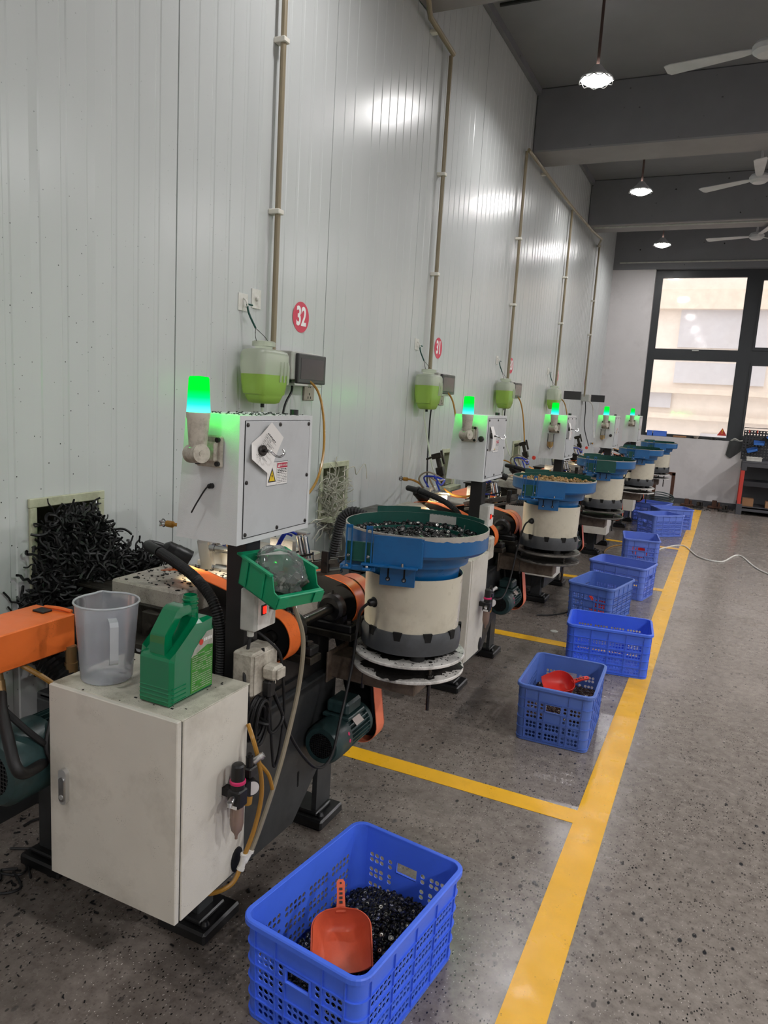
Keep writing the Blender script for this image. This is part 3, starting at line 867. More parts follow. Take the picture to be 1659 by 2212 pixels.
# ---- control box with sloped left cheek
cb = MB()
poly = [(.757, 1.064), (.945, 1.064), (.945, 1.381), (.783, 1.381)]
cb.prism(poly, 'y', 1.43, 1.765)
box = cb.build('control_box', M['box'], mach)
m = MB(); b = box.data
pm = MB(); pm.box(.9452, .9475, 1.452, 1.748, 1.080, 1.368, 0, .0008)
pm.build('access_panel', M['panel'], box)
m = MB()
for q in ((1.4505, 1.4525, 1.0785, 1.3695), (1.7475, 1.7495, 1.0785, 1.3695)): m.box(.9451, .9468, *q)
for z in (1.0785, 1.3680): m.box(.9451, .9468, 1.4505, 1.7495, z, z + .0016)
m.build('panel_gap', M['seam'], box)
for y, z in ((1.459, 1.359), (1.60, 1.359), (1.741, 1.359), (1.459, 1.218), (1.741, 1.218), (1.459, 1.088), (1.60, 1.088), (1.741, 1.088)):
    m = MB(); m.lathe([(.0055, 0), (.005, .0025), (.0, .0035)], (.9475, y, z), (1, 0, 0), n=14); m.box(.9506, .9512, y - .0035, y + .0035, z - .0006, z + .0006)
    m.build('screw', M['darksteel'], box)
# warning label on the panel
X = .9478
m = MB()
def lb(y0, y1, z0, z1, mi, d=.0): m.box(X, X + .0004 + d, y0, y1, z0, z1, mi)
lb(1.545, 1.642, 1.203, 1.262, 0)
lb(1.592, 1.640, 1.246, 1.259, 1, .0002)
for z in (1.2015, 1.2625): lb(1.545, 1.642, z, z + .0006, 2, .0001)
for yy in (1.545, 1.5895, 1.6414): lb(yy, yy + .0006, 1.2015, 1.263, 2, .0001)
tri = [(1.551, 1.211), (1.587, 1.211), (1.569, 1.249)]
m.prism(tri, 'x', X + .0004, X + .0007, 2)
m.prism([(1.556, 1.2138), (1.582, 1.2138), (1.569, 1.2415)], 'x', X + .0006, X + .0009, 3)
m.prism([(1.5705, 1.236), (1.5655, 1.226), (1.5685, 1.226), (1.567, 1.217), (1.5725, 1.2285), (1.5695, 1.2285)], 'x', X + .0009, X + .0011, 2)
m.prism([(1.595, 1.2485), (1.604, 1.2485), (1.5995, 1.2575)], 'x', X + .0006, X + .0009, 4)
random.seed(3)
for r_ in range(9):
    z = 1.2415 - r_ * .0042
    yy = 1.594
    while yy < 1.637:
        w = random.uniform(.003, .009)
        lb(yy, min(yy + w, 1.638), z, z + (.0022 if r_ < 3 else .0011), 5, .0002); yy += w + random.uniform(.0008, .003)
vs, fs = text_mesh('危险 DANGER', .0075, .0001)
m.T = Matrix(((0, 0, 1, X + .0007), (.78, 0, 0, 1.6215), (0, 1, 0, 1.2525), (0, 0, 0, 1)))
m.add(vs, fs, 4); m.T = None
m.build('warning_label', [M['paper'], M['lblred'], M['ink'], M['lblyellow'], M['paper'], M['seam']], box)
m = MB(); m.cyl((.90, 1.74, 1.381), (.90, 1.74, 1.395), .012, n=12); m.build('cable_gland', M['black'], box)

# ---- signal beacon on the front face of the box
bc = MB()
bc.lathe([(.021, -.070), (.0265, -.004), (.0282, 0), (.0282, .012)], (.864, 1.378, 1.372), n=28)
bc.cyl((.864, 1.378, 1.29), (.864, 1.378, 1.305), .014, n=14)
be = bc.build('signal_beacon', M['dirtywhite'], mach)
m = MB(); m.lathe([(.0278, 0), (.0278, .006), (.0272, .012), (.0238, .078), (.0215, .083), (0, .0845)], (.864, 1.378, 1.384), n=28)
m.build('beacon_lens', M['greenglow'], be)
m = MB(); m.box(.824, .902, 1.418, 1.4295, 1.252, 1.330, 0, .004); m.box(.846, .893, 1.404, 1.419, 1.268, 1.315, 0, .003)
m.build('bracket_plate', M['dirtywhite'], be)
for x, z in ((.833, 1.262), (.893, 1.262), (.893, 1.320), (.833, 1.320)):
    m = MB(); m.cyl((x, 1.4185, z), (x, 1.411, z), .0062, n=12); m.build('rubber_screw', M['black'], be)
m = MB(); m.cyl((.838, 1.384, 1.284), (.886, 1.366, 1.289), .0225, n=24); m.cyl((.86, 1.385, 1.286), (.866, 1.41, 1.288), .014, n=14); m.cyl((.886, 1.366, 1.289), (.8875, 1.3655, 1.289), .007, n=12)
m.build('swivel_knuckle', M['dirtywhite'], be)
li = bpy.data.lights.new('beacon bulb', 'POINT'); li.energy = 3.0; li.color = (0.02, 1, .12); li.shadow_soft_size = .02
lo = bpy.data.objects.new('beacon_bulb', li); COL.objects.link(lo); lo.parent = be; lo.location = Vector((.864, 1.378, 1.43)) - Vector(O)

# ---- electrical cabinet
m = MB(); m.box(.628, 1.014, 1.166, 1.402, .251, .733, 0, .002)
cab = m.build('electrical_cabinet', M['cab'], mach)
m = MB(); m.box(.626, 1.016, 1.160, 1.404, .733, .7365, 0, .001); m.build('cabinet_top', M['cabtop'], cab)
m = MB(); m.box(.626, 1.012, 1.148, 1.163, .250, .735, 0, .002); m.build('door', M['cab'], cab)
m = MB(); m.box(.63, 1.010, 1.163, 1.1665, .254, .732); m.build('door_gap', M['seam'], cab)
m = MB()
for w, h, y0, y1, mi in ((.0125, .0445, 1.1375, 1.148, 0), (.0085, .031, 1.1345, 1.1376, 1)):
    zc = .4925 if mi == 0 else .4865
    pts = []
    for k in range(24):
        a = 2 * PI * k / 24
        pts.append((.678 + w * math.cos(a), zc + (h - w) * (1 if math.sin(a) >= 0 else -1) + w * math.sin(a)))
    m.prism(pts, 'y', y0, y1, mi)
m.cyl((.678, 1.1345, .468), (.678, 1.133, .468), .006, n=14, mi=0)
m.build('door_latch', [M['alu'], M['steel']], cab)
m = MB(); m.lathe([(.0, .004), (.022, .004), (.026, .002), (.026, 0)], (1.0141, 1.372, .283), (1, 0, 0), n=22, sx=.9, sy=1.25); m.build('grommet', M['rubber'], cab)
for z in (.62, .36):
    m = MB(); m.cyl((.6275, 1.17, z - .025), (.6275, 1.17, z + .025), .004, n=8); m.build('hinge', M['alu'], cab)

# ---- air regulator on the cabinet side
rx, ry = 1.052, 1.315
m = MB(); m.box(rx - .018, rx + .018, ry - .018, ry + .018, .470, .515, 0, .004); m.cyl((rx, ry, .515), (rx, ry, .53), .017, n=18); m.box(1.014, rx - .015, ry - .01, ry + .01, .49, .51)
rg = m.build('air_regulator', M['black'], mach)
m = MB(); m.cyl((rx, ry, .535), (rx, ry, .572), .0165, .0155, 20); m.lathe([(.0155, .572), (.012, .576), (0, .577)], (rx, ry, 0), n=20); m.build('regulator_knob', M['black'], rg)
m = MB(); m.lathe([(.0165, .527), (.0192, .529), (.0192, .535), (.0165, .537)], (rx, ry, 0), n=22); m.build('lock_ring', M['pink'], rg)
m = MB(); m.lathe([(.016, .47), (.0165, .45), (.0165, .425), (.013, .408), (.006, .398), (.0035, .39), (.0035, .384), (0, .384)], (rx, ry, 0), n=22); m.build('filter_bowl', M['bowlcup'], rg)
m = MB(); m.box(rx - .012, rx + .012, ry - .0195, ry - .0182, .471, .479); m.build('sticker', M['paper'], rg)
gx, gy, gz = rx + .006, ry + .045, .503
m = MB(); m.cyl((gx - .012, gy, gz), (gx + .012, gy - .012, gz), .021, n=24); m.cyl((rx, ry + .015, gz), (gx, gy, gz), .006, n=10); gg = m.build('pressure_gauge', M['black'], rg)
m = MB(); m.cyl((gx + .012, gy - .012, gz), (gx + .0125, gy - .0124, gz), .0175, n=24); m.build('gauge_dial', M['gauge'], gg)
m = MB(); m.box(rx - .014, rx + .014, ry + .03, ry + .06, .525, .55, 0, .003); m.cyl((rx, ry + .045, .55), (rx, ry + .045, .575), .009, n=14); m.cyl((rx, ry + .045, .575), (rx, ry + .045, .582), .006, n=10); m.build('lubricator', M['black'], rg)
m = MB(); m.lathe([(.012, .49), (.013, .47), (.012, .455), (.006, .45), (0, .449)], (rx, ry + .04, 0), n=16); m.build('oil_cup', M['amber'], rg)
m = MB(); m.cyl((rx, ry - .018, .497), (rx + .004, ry - .034, .494), .008, n=12); m.cyl((rx + .004, ry - .034, .494), (rx + .006, ry - .038, .486), .006, n=10); m.build('push_fitting', M['steel'], rg)
m = MB(); m.cyl((rx + .002, ry + .06, .555), (rx + .02, ry + .075, .572), .0075, n=12); m.cyl((rx + .014, ry + .07, .566), (rx + .017, ry + .073, .569), .009, n=12); m.build('push_fitting', M['alu'], rg)

# ---- electric motor low on the aisle side
def motor(parent, x, y, z, r, L, boxside=1):
    m = MB(); m.lathe([(r * .62, -.004), (r * .86, -.002), (r * .98, .012), (r, .03), (r, L * .36)], (x, y, z), (0, 1, 0), n=30); m.lathe([(0, .004), (r * .64, .004)], (x, y, z), (0, 1, 0), n=30)
    mo = m.build('motor', M['motor'], parent)
    m = MB()
    for k in range(-5, 6):
        w = math.sqrt(max(0, (r * .62) ** 2 - (k * r * .11) ** 2))
        m.box(x + k * r * .11 - .0012, x + k * r * .11 + .0012, y - .003, y + .002, z - w, z + w)
        m.box(x - w, x + w, y - .0032, y + .0018, z + k * r * .11 - .0012, z + k * r * .11 + .0012)
    m.build('fan_grille', M['black'], mo)
    m = MB(); m.cyl((x, y + L * .33, z), (x, y + L * .9, z), r * .78, n=26)
    for k in range(28):
        a = 2 * PI * k / 28
        c_, s_ = math.cos(a), math.sin(a)
        m.add([(x + c_ * q + s_ * e, yy, z + s_ * q - c_ * e) for q in (r * .76, r * .97) for yy in (y + L * .36, y + L * .88) for e in (-.0018, .0018)],
              [(0, 1, 3, 2), (4, 6, 7, 5), (0, 4, 5, 1), (2, 3, 7, 6), (0, 2, 6, 4), (1, 5, 7, 3)])
    m.build('finned_body', M['motor'], mo)
    m = MB(); m.cyl((x, y + L * .88, z), (x, y + L * .95, z), r * .98, n=28); m.cyl((x, y + L * .95, z), (x, y + L, z), r * .55, n=20); m.cyl((x, y + L, z), (x, y + L * 1.2, z), r * .16, n=12); m.build('end_shield', M['motor'], mo)
    if boxside:
        m = MB(); m.box(x - r * .75, x + r * .75, y + L * .34, y + L * .80, z + r * .85, z + r * 1.04, 0, .003); m.box(x - r * .62, x + r * .62, y + L * .37, y + L * .76, z + r * 1.04, z + r * 1.7, 0, .008); m.build('terminal_box', M['motor'], mo)
    a = .75
    m = MB(); m.T = Matrix.Translation((x, y + L * .60, z)) @ Matrix.Rotation(a, 4, 'Y')
    m.box(-.022, .022, -.026, .026, r * .975, r * .985); m.build('nameplate', M['plate'], mo)
    m = MB()
    for k, aa in enumerate((1.15, 1.5)):
        m.T = Matrix.Translation((x, y + L * .28, z)) @ Matrix.Rotation(aa, 4, 'Y')
        m.cyl((0, 0, r + .0002), (0, 0, r + .0006), .006, n=14)
    m.build('sticker', M['pink'], mo)
    m = MB(); m.box(x - r * .8, x - r * .2, y + L * .4, y + L * .85, z - r * 1.15, z - r * .9, 0, .002); m.box(x - r * 1.1, x - r * .7, y + L * .4, y + L * .85, z - r * 1.2, z - r * .5, 0, .002); m.build('motor_mount', M['frameblack'], mo)
    return mo
motor(mach, .957, 1.885, .348, .066, .25)
# machine-left motor under the horizontal belt housing
motor(mach, .515, 1.08, .510, .092, .36, 0)

# ---- belt guards, pulleys and shaft
def strip(pts, hw, closed=False):
    """offset outline in x-z: returns polyline (open) of thickness for a sheet strip"""
    return pts
def guard(parent, name, path, y0, y1, mat, th=.0025, back=True):
    """sheet strip that follows path (x,z) between y0,y1, with a dark backing plate at y1"""
    m = MB()
    n = len(path)
    P = [Vector((p[0], 0, p[1])) for p in path]
    N = []
    for i in range(n):
        d = (P[min(n - 1, i + 1)] - P[max(0, i - 1)]).normalized()
        N.append(Vector((d.z, 0, -d.x)))
    vs = []
    for i in range(n):
        for yy in (y0, y1):
            for s in (0, th):
                q = P[i] + N[i] * s
                vs.append((q.x, yy, q.z))
    F = []
    for i in range(n - 1):
        a, b = i * 4, (i + 1) * 4
        F += [(a, b, b + 1, a + 1), (a + 2, a + 3, b + 3, b + 2), (a, a + 2, b + 2, b), (a + 1, b + 1, b + 3, a + 3)]
    F += [(0, 1, 3, 2), tuple(4 * (n - 1) + k for k in (0, 2, 3, 1))]
    m.add(vs, F, 0, True)
    o = m.build(name, mat, parent)
    if back:
        k = MB(); k.prism([(p[0] - 0, p[1]) for p in path], 'y', y1 - .004, y1 - .001); k.build('guard_back', M['black'], o)
    return o
def arc(cx, cz, r, a0, a1, n=12):
    return [(cx + r * math.cos(math.radians(a0 + (a1 - a0) * i / n)), cz + r * math.sin(math.radians(a0 + (a1 - a0) * i / n))) for i in range(n + 1)]
SX, SZ = .90, .757
# vertical belt: shaft down to motor
guard(mach, 'belt_guard', [(.80, .66)] + arc(.889, .757, .078, 168, 12, 14) + arc(.966, .322, .066, 8, -150, 14), 2.135, 2.195, M['salmon'])
# upper belt from the shaft to the rear spindle
guard(mach, 'belt_guard', [(.52, .80), (.60, .835), (.68, .856), (.76, .860), (.82, .853)] + arc(.889, .757, .080, 78, -38, 14), 2.062, 2.122, M['orange'])
# front belt from the shaft to the front spindle
guard(mach, 'belt_guard', [(.50, .89), (.56, .90), (.64, .892), (.75, .868), (.82, .842)] + arc(.893, .752, .074, 62, -75, 16), 1.66, 1.722, M['orange'])
m = MB(); m.cyl((SX, 1.65, SZ), (SX, 2.19, SZ), .0165, n=20); m.build('drive_shaft', M['darksteel'], mach)
for nm, y, r in (('pulley', 1.69, .058), ('pulley', 2.092, .060), ('pulley', 2.163, .055)):
    m = MB(); m.lathe([(.02, -.022), (r, -.022), (r, -.018), (r * .9, -.008), (r, -.002), (r * .9, .008), (r, .018), (r, .022), (.02, .022)], (SX, y, SZ), (0, 1, 0), n=28); m.build(nm, M['black'], mach)
m = MB(); m.lathe([(.02, -.022), (.05, -.022), (.045, -.005), (.05, .012), (.05, .022), (.01, .022)], (.96, 2.163, .345), (0, 1, 0), n=24); m.build('pulley', M['black'], mach)
m = MB()
for s in (-1, 1):
    m.tube([(SX + s * .05, 2.163, SZ), (.96 + s * .045, 2.163, .345)], .007, 6, sub=1)
m.build('drive_belt', M['rubber'], mach)
for y in (1.77, 2.015):
    m = MB(); m.lathe([(.019, -.018), (.038, -.02), (.048, -.012), (.048, .012), (.038, .02), (.019, .018)], (SX, y, SZ), (0, 1, 0), n=26)
    m.box(SX - .085, SX + .085, y - .024, y + .024, SZ - .068, SZ - .042, 0, .004); m.box(SX - .05, SX + .05, y - .014, y + .014, SZ - .045, SZ - .02)
    m.cyl((SX, y, SZ + .046), (SX, y, SZ + .06), .005, n=8)
    pb = m.build('pillow_block', M['frameblack'], mach)
    for s in (-1, 1):
        k = MB(); k.cyl((SX + s * .065, y, SZ - .042), (SX + s * .065, y, SZ - .030), .011, n=6); k.cyl((SX + s * .065, y, SZ - .042), (SX + s * .065, y, SZ - .039), .015, n=16); k.build('hex_bolt', M['darksteel'], pb)
    m = MB(); m.box(SX - .09, SX + .09, y - .03, y + .03, SZ - .092, SZ - .068, 0, .003); m.build('bearing_plate', M['oily'], mach)
    m = MB(); m.box(SX - .08, SX - .03, y - .025, y + .025, .632, SZ - .092); m.build('bearing_stand', M['frameblack'], mach)

# ---- headstock blocks on the bed
m = MB(); m.box(.36, .62, 1.60, 1.90, .632, .852, 0, .006); hs = m.build('headstock', M['dirtygrey'], mach)
m = MB(); m.box(.355, .585, 1.585, 1.60, .65, .80, 0, .003); m.cyl((.47, 1.575, .745), (.47, 1.60, .745), .055, n=24); m.build('spindle_flange', M['oily'], hs)
for z in (.66, .70, .74, .78):
    pass
m = MB(); m.box(.52, .58, 1.56, 1.60, .70, .79, 0, .003); m.cyl((.55, 1.55, .75), (.55, 1.562, .75), .011, n=8); m.build('clamp_block', M['oily'], hs)
m = MB(); m.cyl((.555, 1.52, .70), (.545, 1.575, .70), .008, n=10); m.cyl((.557, 1.51, .698), (.556, 1.525, .699), .011, n=6); m.build('hydraulic_fitting', M['steel'], hs)
m = MB(); m.box(.14, .36, 1.66, 1.95, .632, .79, 0, .004); m.box(.13, .38, 1.64, 1.97, .79, .80, 0, .002); m.build('sliding_cover', M['oily'], mach)
m = MB(); m.box(.26, .36, 1.57, 1.66, .655, .775, 0, .004); m.cyl((.29, 1.565, .755), (.29, 1.572, .755), .008, n=12)
m.build('feed_block', M['oily'], mach)
for y0, y1, z0, z1 in ((1.50, 1.58, .632, .66), (1.52, 1.585, .668, .69), (1.5, 1.57, .70, .718)):
    m = MB(); m.box(.38, .62, y0, y1, z0, z1, 0, .003); m.build('slide_plate', M['oily'], mach)
m = MB(); m.box(.66, .80, 1.60, 1.9, .632, .80, 0, .006); m.build('spindle_housing', M['frameblack'], mach)
m = MB(); m.cyl((.70, 1.50, .66), (.70, 1.50, .72), .03, n=18); m.box(.62, .78, 1.47, 1.56, .632, .665, 0, .003); m.build('valve_block', M['frameblack'], mach)

# ---- orange horizontal belt housing on the wall side of the machine
m = MB()
m.T = Matrix.Translation((.44, 1.02, .788))
m.box(-.085, .06, -.52, .32, -.048, .046, 0, .003)
ob = m.build('belt_housing', M['orange'], mach)
m = MB(); m.box(.40, .44, 1.29, 1.32, .834, .839, 0, .001); m.build('housing_slot', M['black'], ob)
m = MB(); m.tube([(.405, 1.325, .839), (.45, 1.332, .841), (.49, 1.338, .838)], .005, 6); m.build('strap', M['orange'], ob)

# ---- feed track to the bowl with cylinders and blue hoses
tr = MB()
d0, d1 = Vector((.74, 1.805, .888)), Vector((1.015, 1.85, .955))
def bar(m, p, q, w, h, mi=0, off=(0, 0, 0)):
    p, q, off = Vector(p), Vector(q), Vector(off)
    d = (q - p).normalized(); s_ = d.cross(Vector((0, 0, 1))).normalized(); u = s_.cross(d)
    vs = [a + off + s_ * (w * i) + u * (h * j) for a in (p, q) for i in (-.5, .5) for j in (-.5, .5)]
    m.add(vs, [(0, 1, 3, 2), (4, 6, 7, 5), (0, 4, 5, 1), (2, 3, 7, 6), (0, 2, 6, 4), (1, 5, 7, 3)], mi)
bar(tr, d0, d1, .034, .014); bar(tr, d0, d1, .010, .012, 0, (.0, -.022, .011)); bar(tr, d0, d1, .010, .012, 0, (0, .022, .011)); bar(tr, d0, d1, .022, .012, 0, (0, 0, -.024))
trk = tr.build('feed_track', M['track'], mach)
m = MB(); bar(m, d0 + Vector((0, 0, .03)), d0.lerp(d1, .7) + Vector((0, -.015, .04)), .010, .006); bar(m, d0 + Vector((.02, 0, .042)), d0.lerp(d1, .55) + Vector((0, .01, .052)), .005, .005); m.build('guide_rail', M['darksteel'], trk)
for k in (.45, .58, .68):
    m = MB(); p = d0.lerp(d1, k); m.cyl(p, p + Vector((0, -.005, .045)), .0025, n=6); m.build('support_pin', M['steel'], trk)
m = MB(); p = d0.lerp(d1, .40); m.cyl(p, (p.x - .005, p.y, .64), .011, n=10); m.cyl(p + Vector((.02, .02, 0)), (p.x - .02, p.y + .02, .64), .008, n=10); m.box(p.x - .05, p.x + .012, p.y - .03, p.y + .05, .632, .645); m.build('track_stand', M['darksteel'], trk)
m = MB(); p = d0.lerp(d1, .86); m.box(p.x - .012, p.x + .012, p.y - .03, p.y - .016, p.z - .02, p.z + .045, 0, .002); m.cyl((p.x, p.y - .035, p.z + .006), (p.x, p.y - .03, p.z + .006), .007, n=12); m.build('slotted_bracket', M['darksteel'], trk)
for dx in (0, .02):
    m = MB(); m.cyl((.890 + dx, 1.835, .955), (.872 + dx, 1.838, 1.018), .0085, n=14); m.cyl((.871 + dx, 1.838, 1.02), (.868 + dx, 1.8385, 1.031), .006, n=10); m.build('air_cylinder', M['steel'], trk)
m = MB(); m.box(.866, .906, 1.826, 1.85, 1.026, 1.034, 0, .002); m.build('cylinder_bracket', M['alu'], trk)
for a, b_ in (((.815, 1.805, .967), (.872, 1.825, 1.025)), ((.825, 1.805, .955), (.898, 1.825, .955)), ((.81, 1.80, .965), (.855, 1.828, 1.018))):
    m = MB(); m.tube([a, ((a[0] + b_[0]) / 2, (a[1] + b_[1]) / 2, max(a[2], b_[2]) + .003), b_], .0038, 8); m.build('blue_tube', M['bluehose'], trk)
m = MB()
for dx, dz in ((0, 0), (.012, .012), (-.012, .004)):
    m.cyl((.79 + dx, 1.795, .948 + dz), (.81 + dx, 1.80, .96 + dz), .0075, n=12); m.cyl((.805 + dx, 1.799, .957 + dz), (.812 + dx, 1.801, .961 + dz), .0088, n=12)
m.build('manifold', M['white'], trk)
m = MB(); m.tube([(.785, 1.793, .946), (.74, 1.78, .935), (.67, 1.80, .935), (.60, 1.85, .955)], .0058, 8); m.build('amber_tube', M['amber'], trk)

# ---- clamping unit behind the control box (white lit blocks, chrome rods, little tower)
cl = MB(); cl.T = Matrix.Translation((.50, 1.90, .90)) @ Matrix.Rotation(-.22, 4, 'Y')
cl.box(-.03, .03, -.03, .03, -.06, .05, 0, .003); cl.box(-.018, .02, -.035, -.03, -.05, .04, 0, .001)
cu = cl.build('clamp_unit', M['alu'], mach)
for z in (.86, .925):
    m = MB(); m.cyl((.53, 1.88, z), (.63, 1.88, z + .004), .013, n=16); m.cyl((.515, 1.88, z), (.535, 1.88, z), .015, n=16); m.build('chrome_rod', M['steel'], cu)
m = MB(); m.box(.52, .60, 1.91, 1.96, .85, .93, 0, .003); m.build('slide_block', M['alu'], cu)
m = MB(); m.box(.50, .56, 1.89, 1.95, .80, .845, 0, .003); m.box(.44, .52, 1.9, 1.96, .852, .87, 0, .003); m.build('fixture_plate', M['white'], cu)
m = MB(); m.box(.70, .79, 1.94, 1.96, .905, .975, 0, .003); m.build('reflector_plate', M['dirtygrey'], cu)
m = MB(); m.tube([(.46, 1.9, .93), (.44, 1.88, .965), (.40, 1.86, .985), (.37, 1.86, .985)], .006, 8); m.cyl((.37, 1.86, .985), (.345, 1.86, .985), .011, n=10); m.build('amber_hose', M['amber'], cu)
m = MB()
for k in range(5):
    a = 2 * PI * k / 5
    m.tube([(.345, 1.86, .985), (.325, 1.86 + .014 * math.cos(a), .985 + .014 * math.sin(a)), (.318, 1.86, .985)], .0025, 5, sub=4)
m.build('star_knob', M['steel'], cu)
tw = MB()
tw.T = Matrix.Translation((.56, 1.93, .98)) @ Matrix.Rotation(-.3, 4, 'Y')
tw.cyl((0, 0, -.02), (0, 0, .16), .014, n=12); tw.box(-.03, .03, -.02, .02, .14, .17, 0, .003); tw.box(-.022, .022, -.02, .02, .04, .09, 0, .003); tw.cyl((-.03, 0, .155), (-.07, 0, .15), .006, n=8); tw.cyl((.03, 0, .1), (.03, 0, .18), .008, n=8)
tw.build('actuator_tower', M['oily'], cu)
m = MB()
for k in range(4):
    m.tube([(.50 + .02 * k, 1.90 + .01 * k, .90), (.44 + .03 * k, 1.86, .99 + .01 * k), (.50 + .03 * k, 1.84 - .01 * k, 1.04 - .02 * k), (.58, 1.90, 1.0)], .005, 6, mi=k % 2)
m.build('hose_bundle', [M['clearhose'], M['bluehose']], cu)
m = MB(); m.lathe([(0, 0), (.014, 0), (.016, .012), (.012, .02), (0, .02)], (.63, 1.86, 1.03), (0, -1, 0), n=14); m.build('red_button', M['benchred'], cu)

# ---- arm and twin discs that carry the bowl feeder
CX, CY = 1.15, 2.09
m = MB(); m.box(.89, 1.20, 2.035, 2.14, .512, .590, 0, .004); m.box(.8905, .898, 2.01, 2.155, .50, .605, 0, .002); m.build('support_arm', M['rustarm'], mach)
for i, (z, r) in enumerate(((.600, .178), (.648, .178))):
    m = MB(); m.lathe([(0, -.005), (r - .002, -.005), (r, -.003), (r, .003), (r - .002, .005), (0, .005)], (CX, CY, z), n=56, smooth=False); dd_ = m.build('support_disc', M['disc'], mach)
    m = MB(); random.seed(90 + i); P_ = []
    for k in range(90):
        a = 2 * PI * k / 90; q = (.128 if i else .158) + random.uniform(-.012, .010) + .012 * math.sin(3 * a + i) + .010 * math.sin(7 * a); P_.append((CX + q * math.cos(a), CY + q * math.sin(a), z + .0054))
    m.add([(CX, CY, z + .0054)] + P_, [(0, 1 + k, 1 + (k + 1) % 90) for k in range(90)])
    for k in range(160):
        a, q = random.uniform(0, 2 * PI), random.uniform(.10, .172); s = random.uniform(.0008, .0025); x_, y_ = CX + q * math.cos(a), CY + q * math.sin(a)
        m.box(x_ - s, x_ + s, y_ - s, y_ + s, z + .005, z + .0058)
    m.build('grime', M['grime'], dd_)
for k in range(3):
    a = math.radians(200 + 120 * k)
    px, py = CX + .145 * math.cos(a), CY + .145 * math.sin(a)
    m = MB(); m.cyl((px, py, .50), (px, py, .655), .006, n=10)
    for z in (.61, .64, .59): m.cyl((px, py, z - .004), (px, py, z + .004), .011, n=6)
    m.build('threaded_rod', M['darksteel'], mach)

# ---- switch box and socket box on the post
m = MB(); m.box(.926, .972, 1.478, 1.575, .835, .945, 0, .003); sb = m.build('switch_box', M['hous'], mach)
m = MB(); m.box(.972, .974, 1.49, 1.565, .838, .94, 0, .0005); m.build('switch_plate', M['white'], sb)
m = MB(); m.box(.974, .977, 1.503, 1.523, .875, .902, 0, .001); m.build('rocker_frame', M['black'], sb)
m = MB(); m.box(.9765, .980, 1.507, 1.519, .879, .898, 0, .001); m.build('rocker_switch', M['redled'], sb)
m = MB(); m.cyl((.974, 1.545, .888), (.985, 1.545, .888), .006, n=12); m.cyl((.985, 1.545, .888), (.996, 1.545, .895), .0025, n=8); m.build('toggle_switch', M['darksteel'], sb)
m = MB(); m.cyl((.952, 1.49, .82), (.952, 1.49, .836), .009, n=12); m.build('cable_gland', M['hous'], sb)
m = MB(); m.box(.926, .99, 1.45, 1.56, .672, .788, 0, .006); so = m.build('socket_box', M['dirtywhite'], mach)
m = MB(); m.box(.990, .994, 1.455, 1.555, .678, .782, 0, .002); m.build('socket_face', M['dirtywhite'], so)

# ---- big corrugated hoses and brass couplings on the wall side
m = MB(); m.tube([(.50, 1.40, .80), (.42, 1.42, .79), (.34, 1.46, .76), (.28, 1.50, .70), (.26, 1.56, .66)], .03, 10, corr=.011); m.build('flexible_duct', M['rubber'], mach)
m = MB(); m.tube([(.56, 1.34, .60), (.50, 1.32, .65), (.44, 1.31, .70), (.38, 1.31, .73)], .036, 12, corr=.012); m.build('flexible_duct', M['rubber'], mach)
m = MB(); m.cyl((.50, 1.325, .70), (.50, 1.325, .75), .0145, n=14); m.cyl((.50, 1.325, .655), (.50, 1.325, .705), .017, n=14); m.build('hose_coupling', M['brass'], mach)
m = MB(); m.cyl((.478, 1.13, .71), (.472, 1.13, .742), .0125, n=14); m.cyl((.490, 1.125, .675), (.478, 1.13, .715), .014, n=14); m.build('hose_coupling', M['brass'], mach)
m = MB(); m.tube([(.490, 1.125, .685), (.54, 1.09, .665), (.60, 1.06, .62), (.638, 1.045, .58), (.645, 1.06, .555), (.618, 1.12, .535), (.57, 1.2, .51), (.56, 1.3, .50)], .0135, 12); m.build('hydraulic_hose', M['rubber'], mach)
m = MB(); m.tube([(.44, 1.20, .735), (.50, 1.24, .69), (.57, 1.27, .64)], .007, 8); m.build('amber_tube', M['amber'], mach)
m = MB(); m.tube([(.50, 1.10, .68), (.57, 1.14, .60), (.62, 1.2, .52)], .008, 8); m.tube([(.56, 1.24, .66), (.57, 1.20, .60), (.605, 1.16, .55), (.62, 1.2, .47)], .007, 8); m.build('cable_loop', M['rubber'], mach)
m = MB(); m.tube([(.655, 2.45, .80), (.671, 2.45, .894), (.69, 2.45, .97), (.73, 2.46, 1.0), (.78, 2.48, .985)], .022, 12, corr=.010); m.build('flexible_duct', M['rubber'], mach)
m = MB(); m.tube([(.80, 2.36, .86), (.88, 2.40, .852), (.98, 2.44, .85), (1.06, 2.48, .84)], .022, 10, corr=.011); m.build('flexible_duct', M['rubber'], mach)
m = MB()
for k in range(6):
    m.tube([(.98 + .03 * math.cos(a_) , 2.33 + .06 * math.sin(a_), .79 + .008 * k) for a_ in [2 * PI * j / 10 for j in range(10)]], .004, 6, closed=True, sub=3)
m.build('cable_coil', M['rubber'], mach)

# small grey service box behind (wall side of the bowl)
m = MB(); m.box(.30, .62, 2.20, 2.42, .60, .835, 0, .005); m.build('rear_cabinet', M['dirtygrey'], mach)
m = MB(); m.box(.32, .60, 2.21, 2.41, .0, .60, 0, .005); m.build('rear_stand', M['frame'], mach)

MDX = [(0, 0, 0), (.012, 1.93, 0), (.0, 3.88, 0), (.045, 5.98, 0), (.06, 7.95, 0)]
machs = [mach] + [dup(mach, MDX[i], MLAB[i]) for i in range(1, 5)]
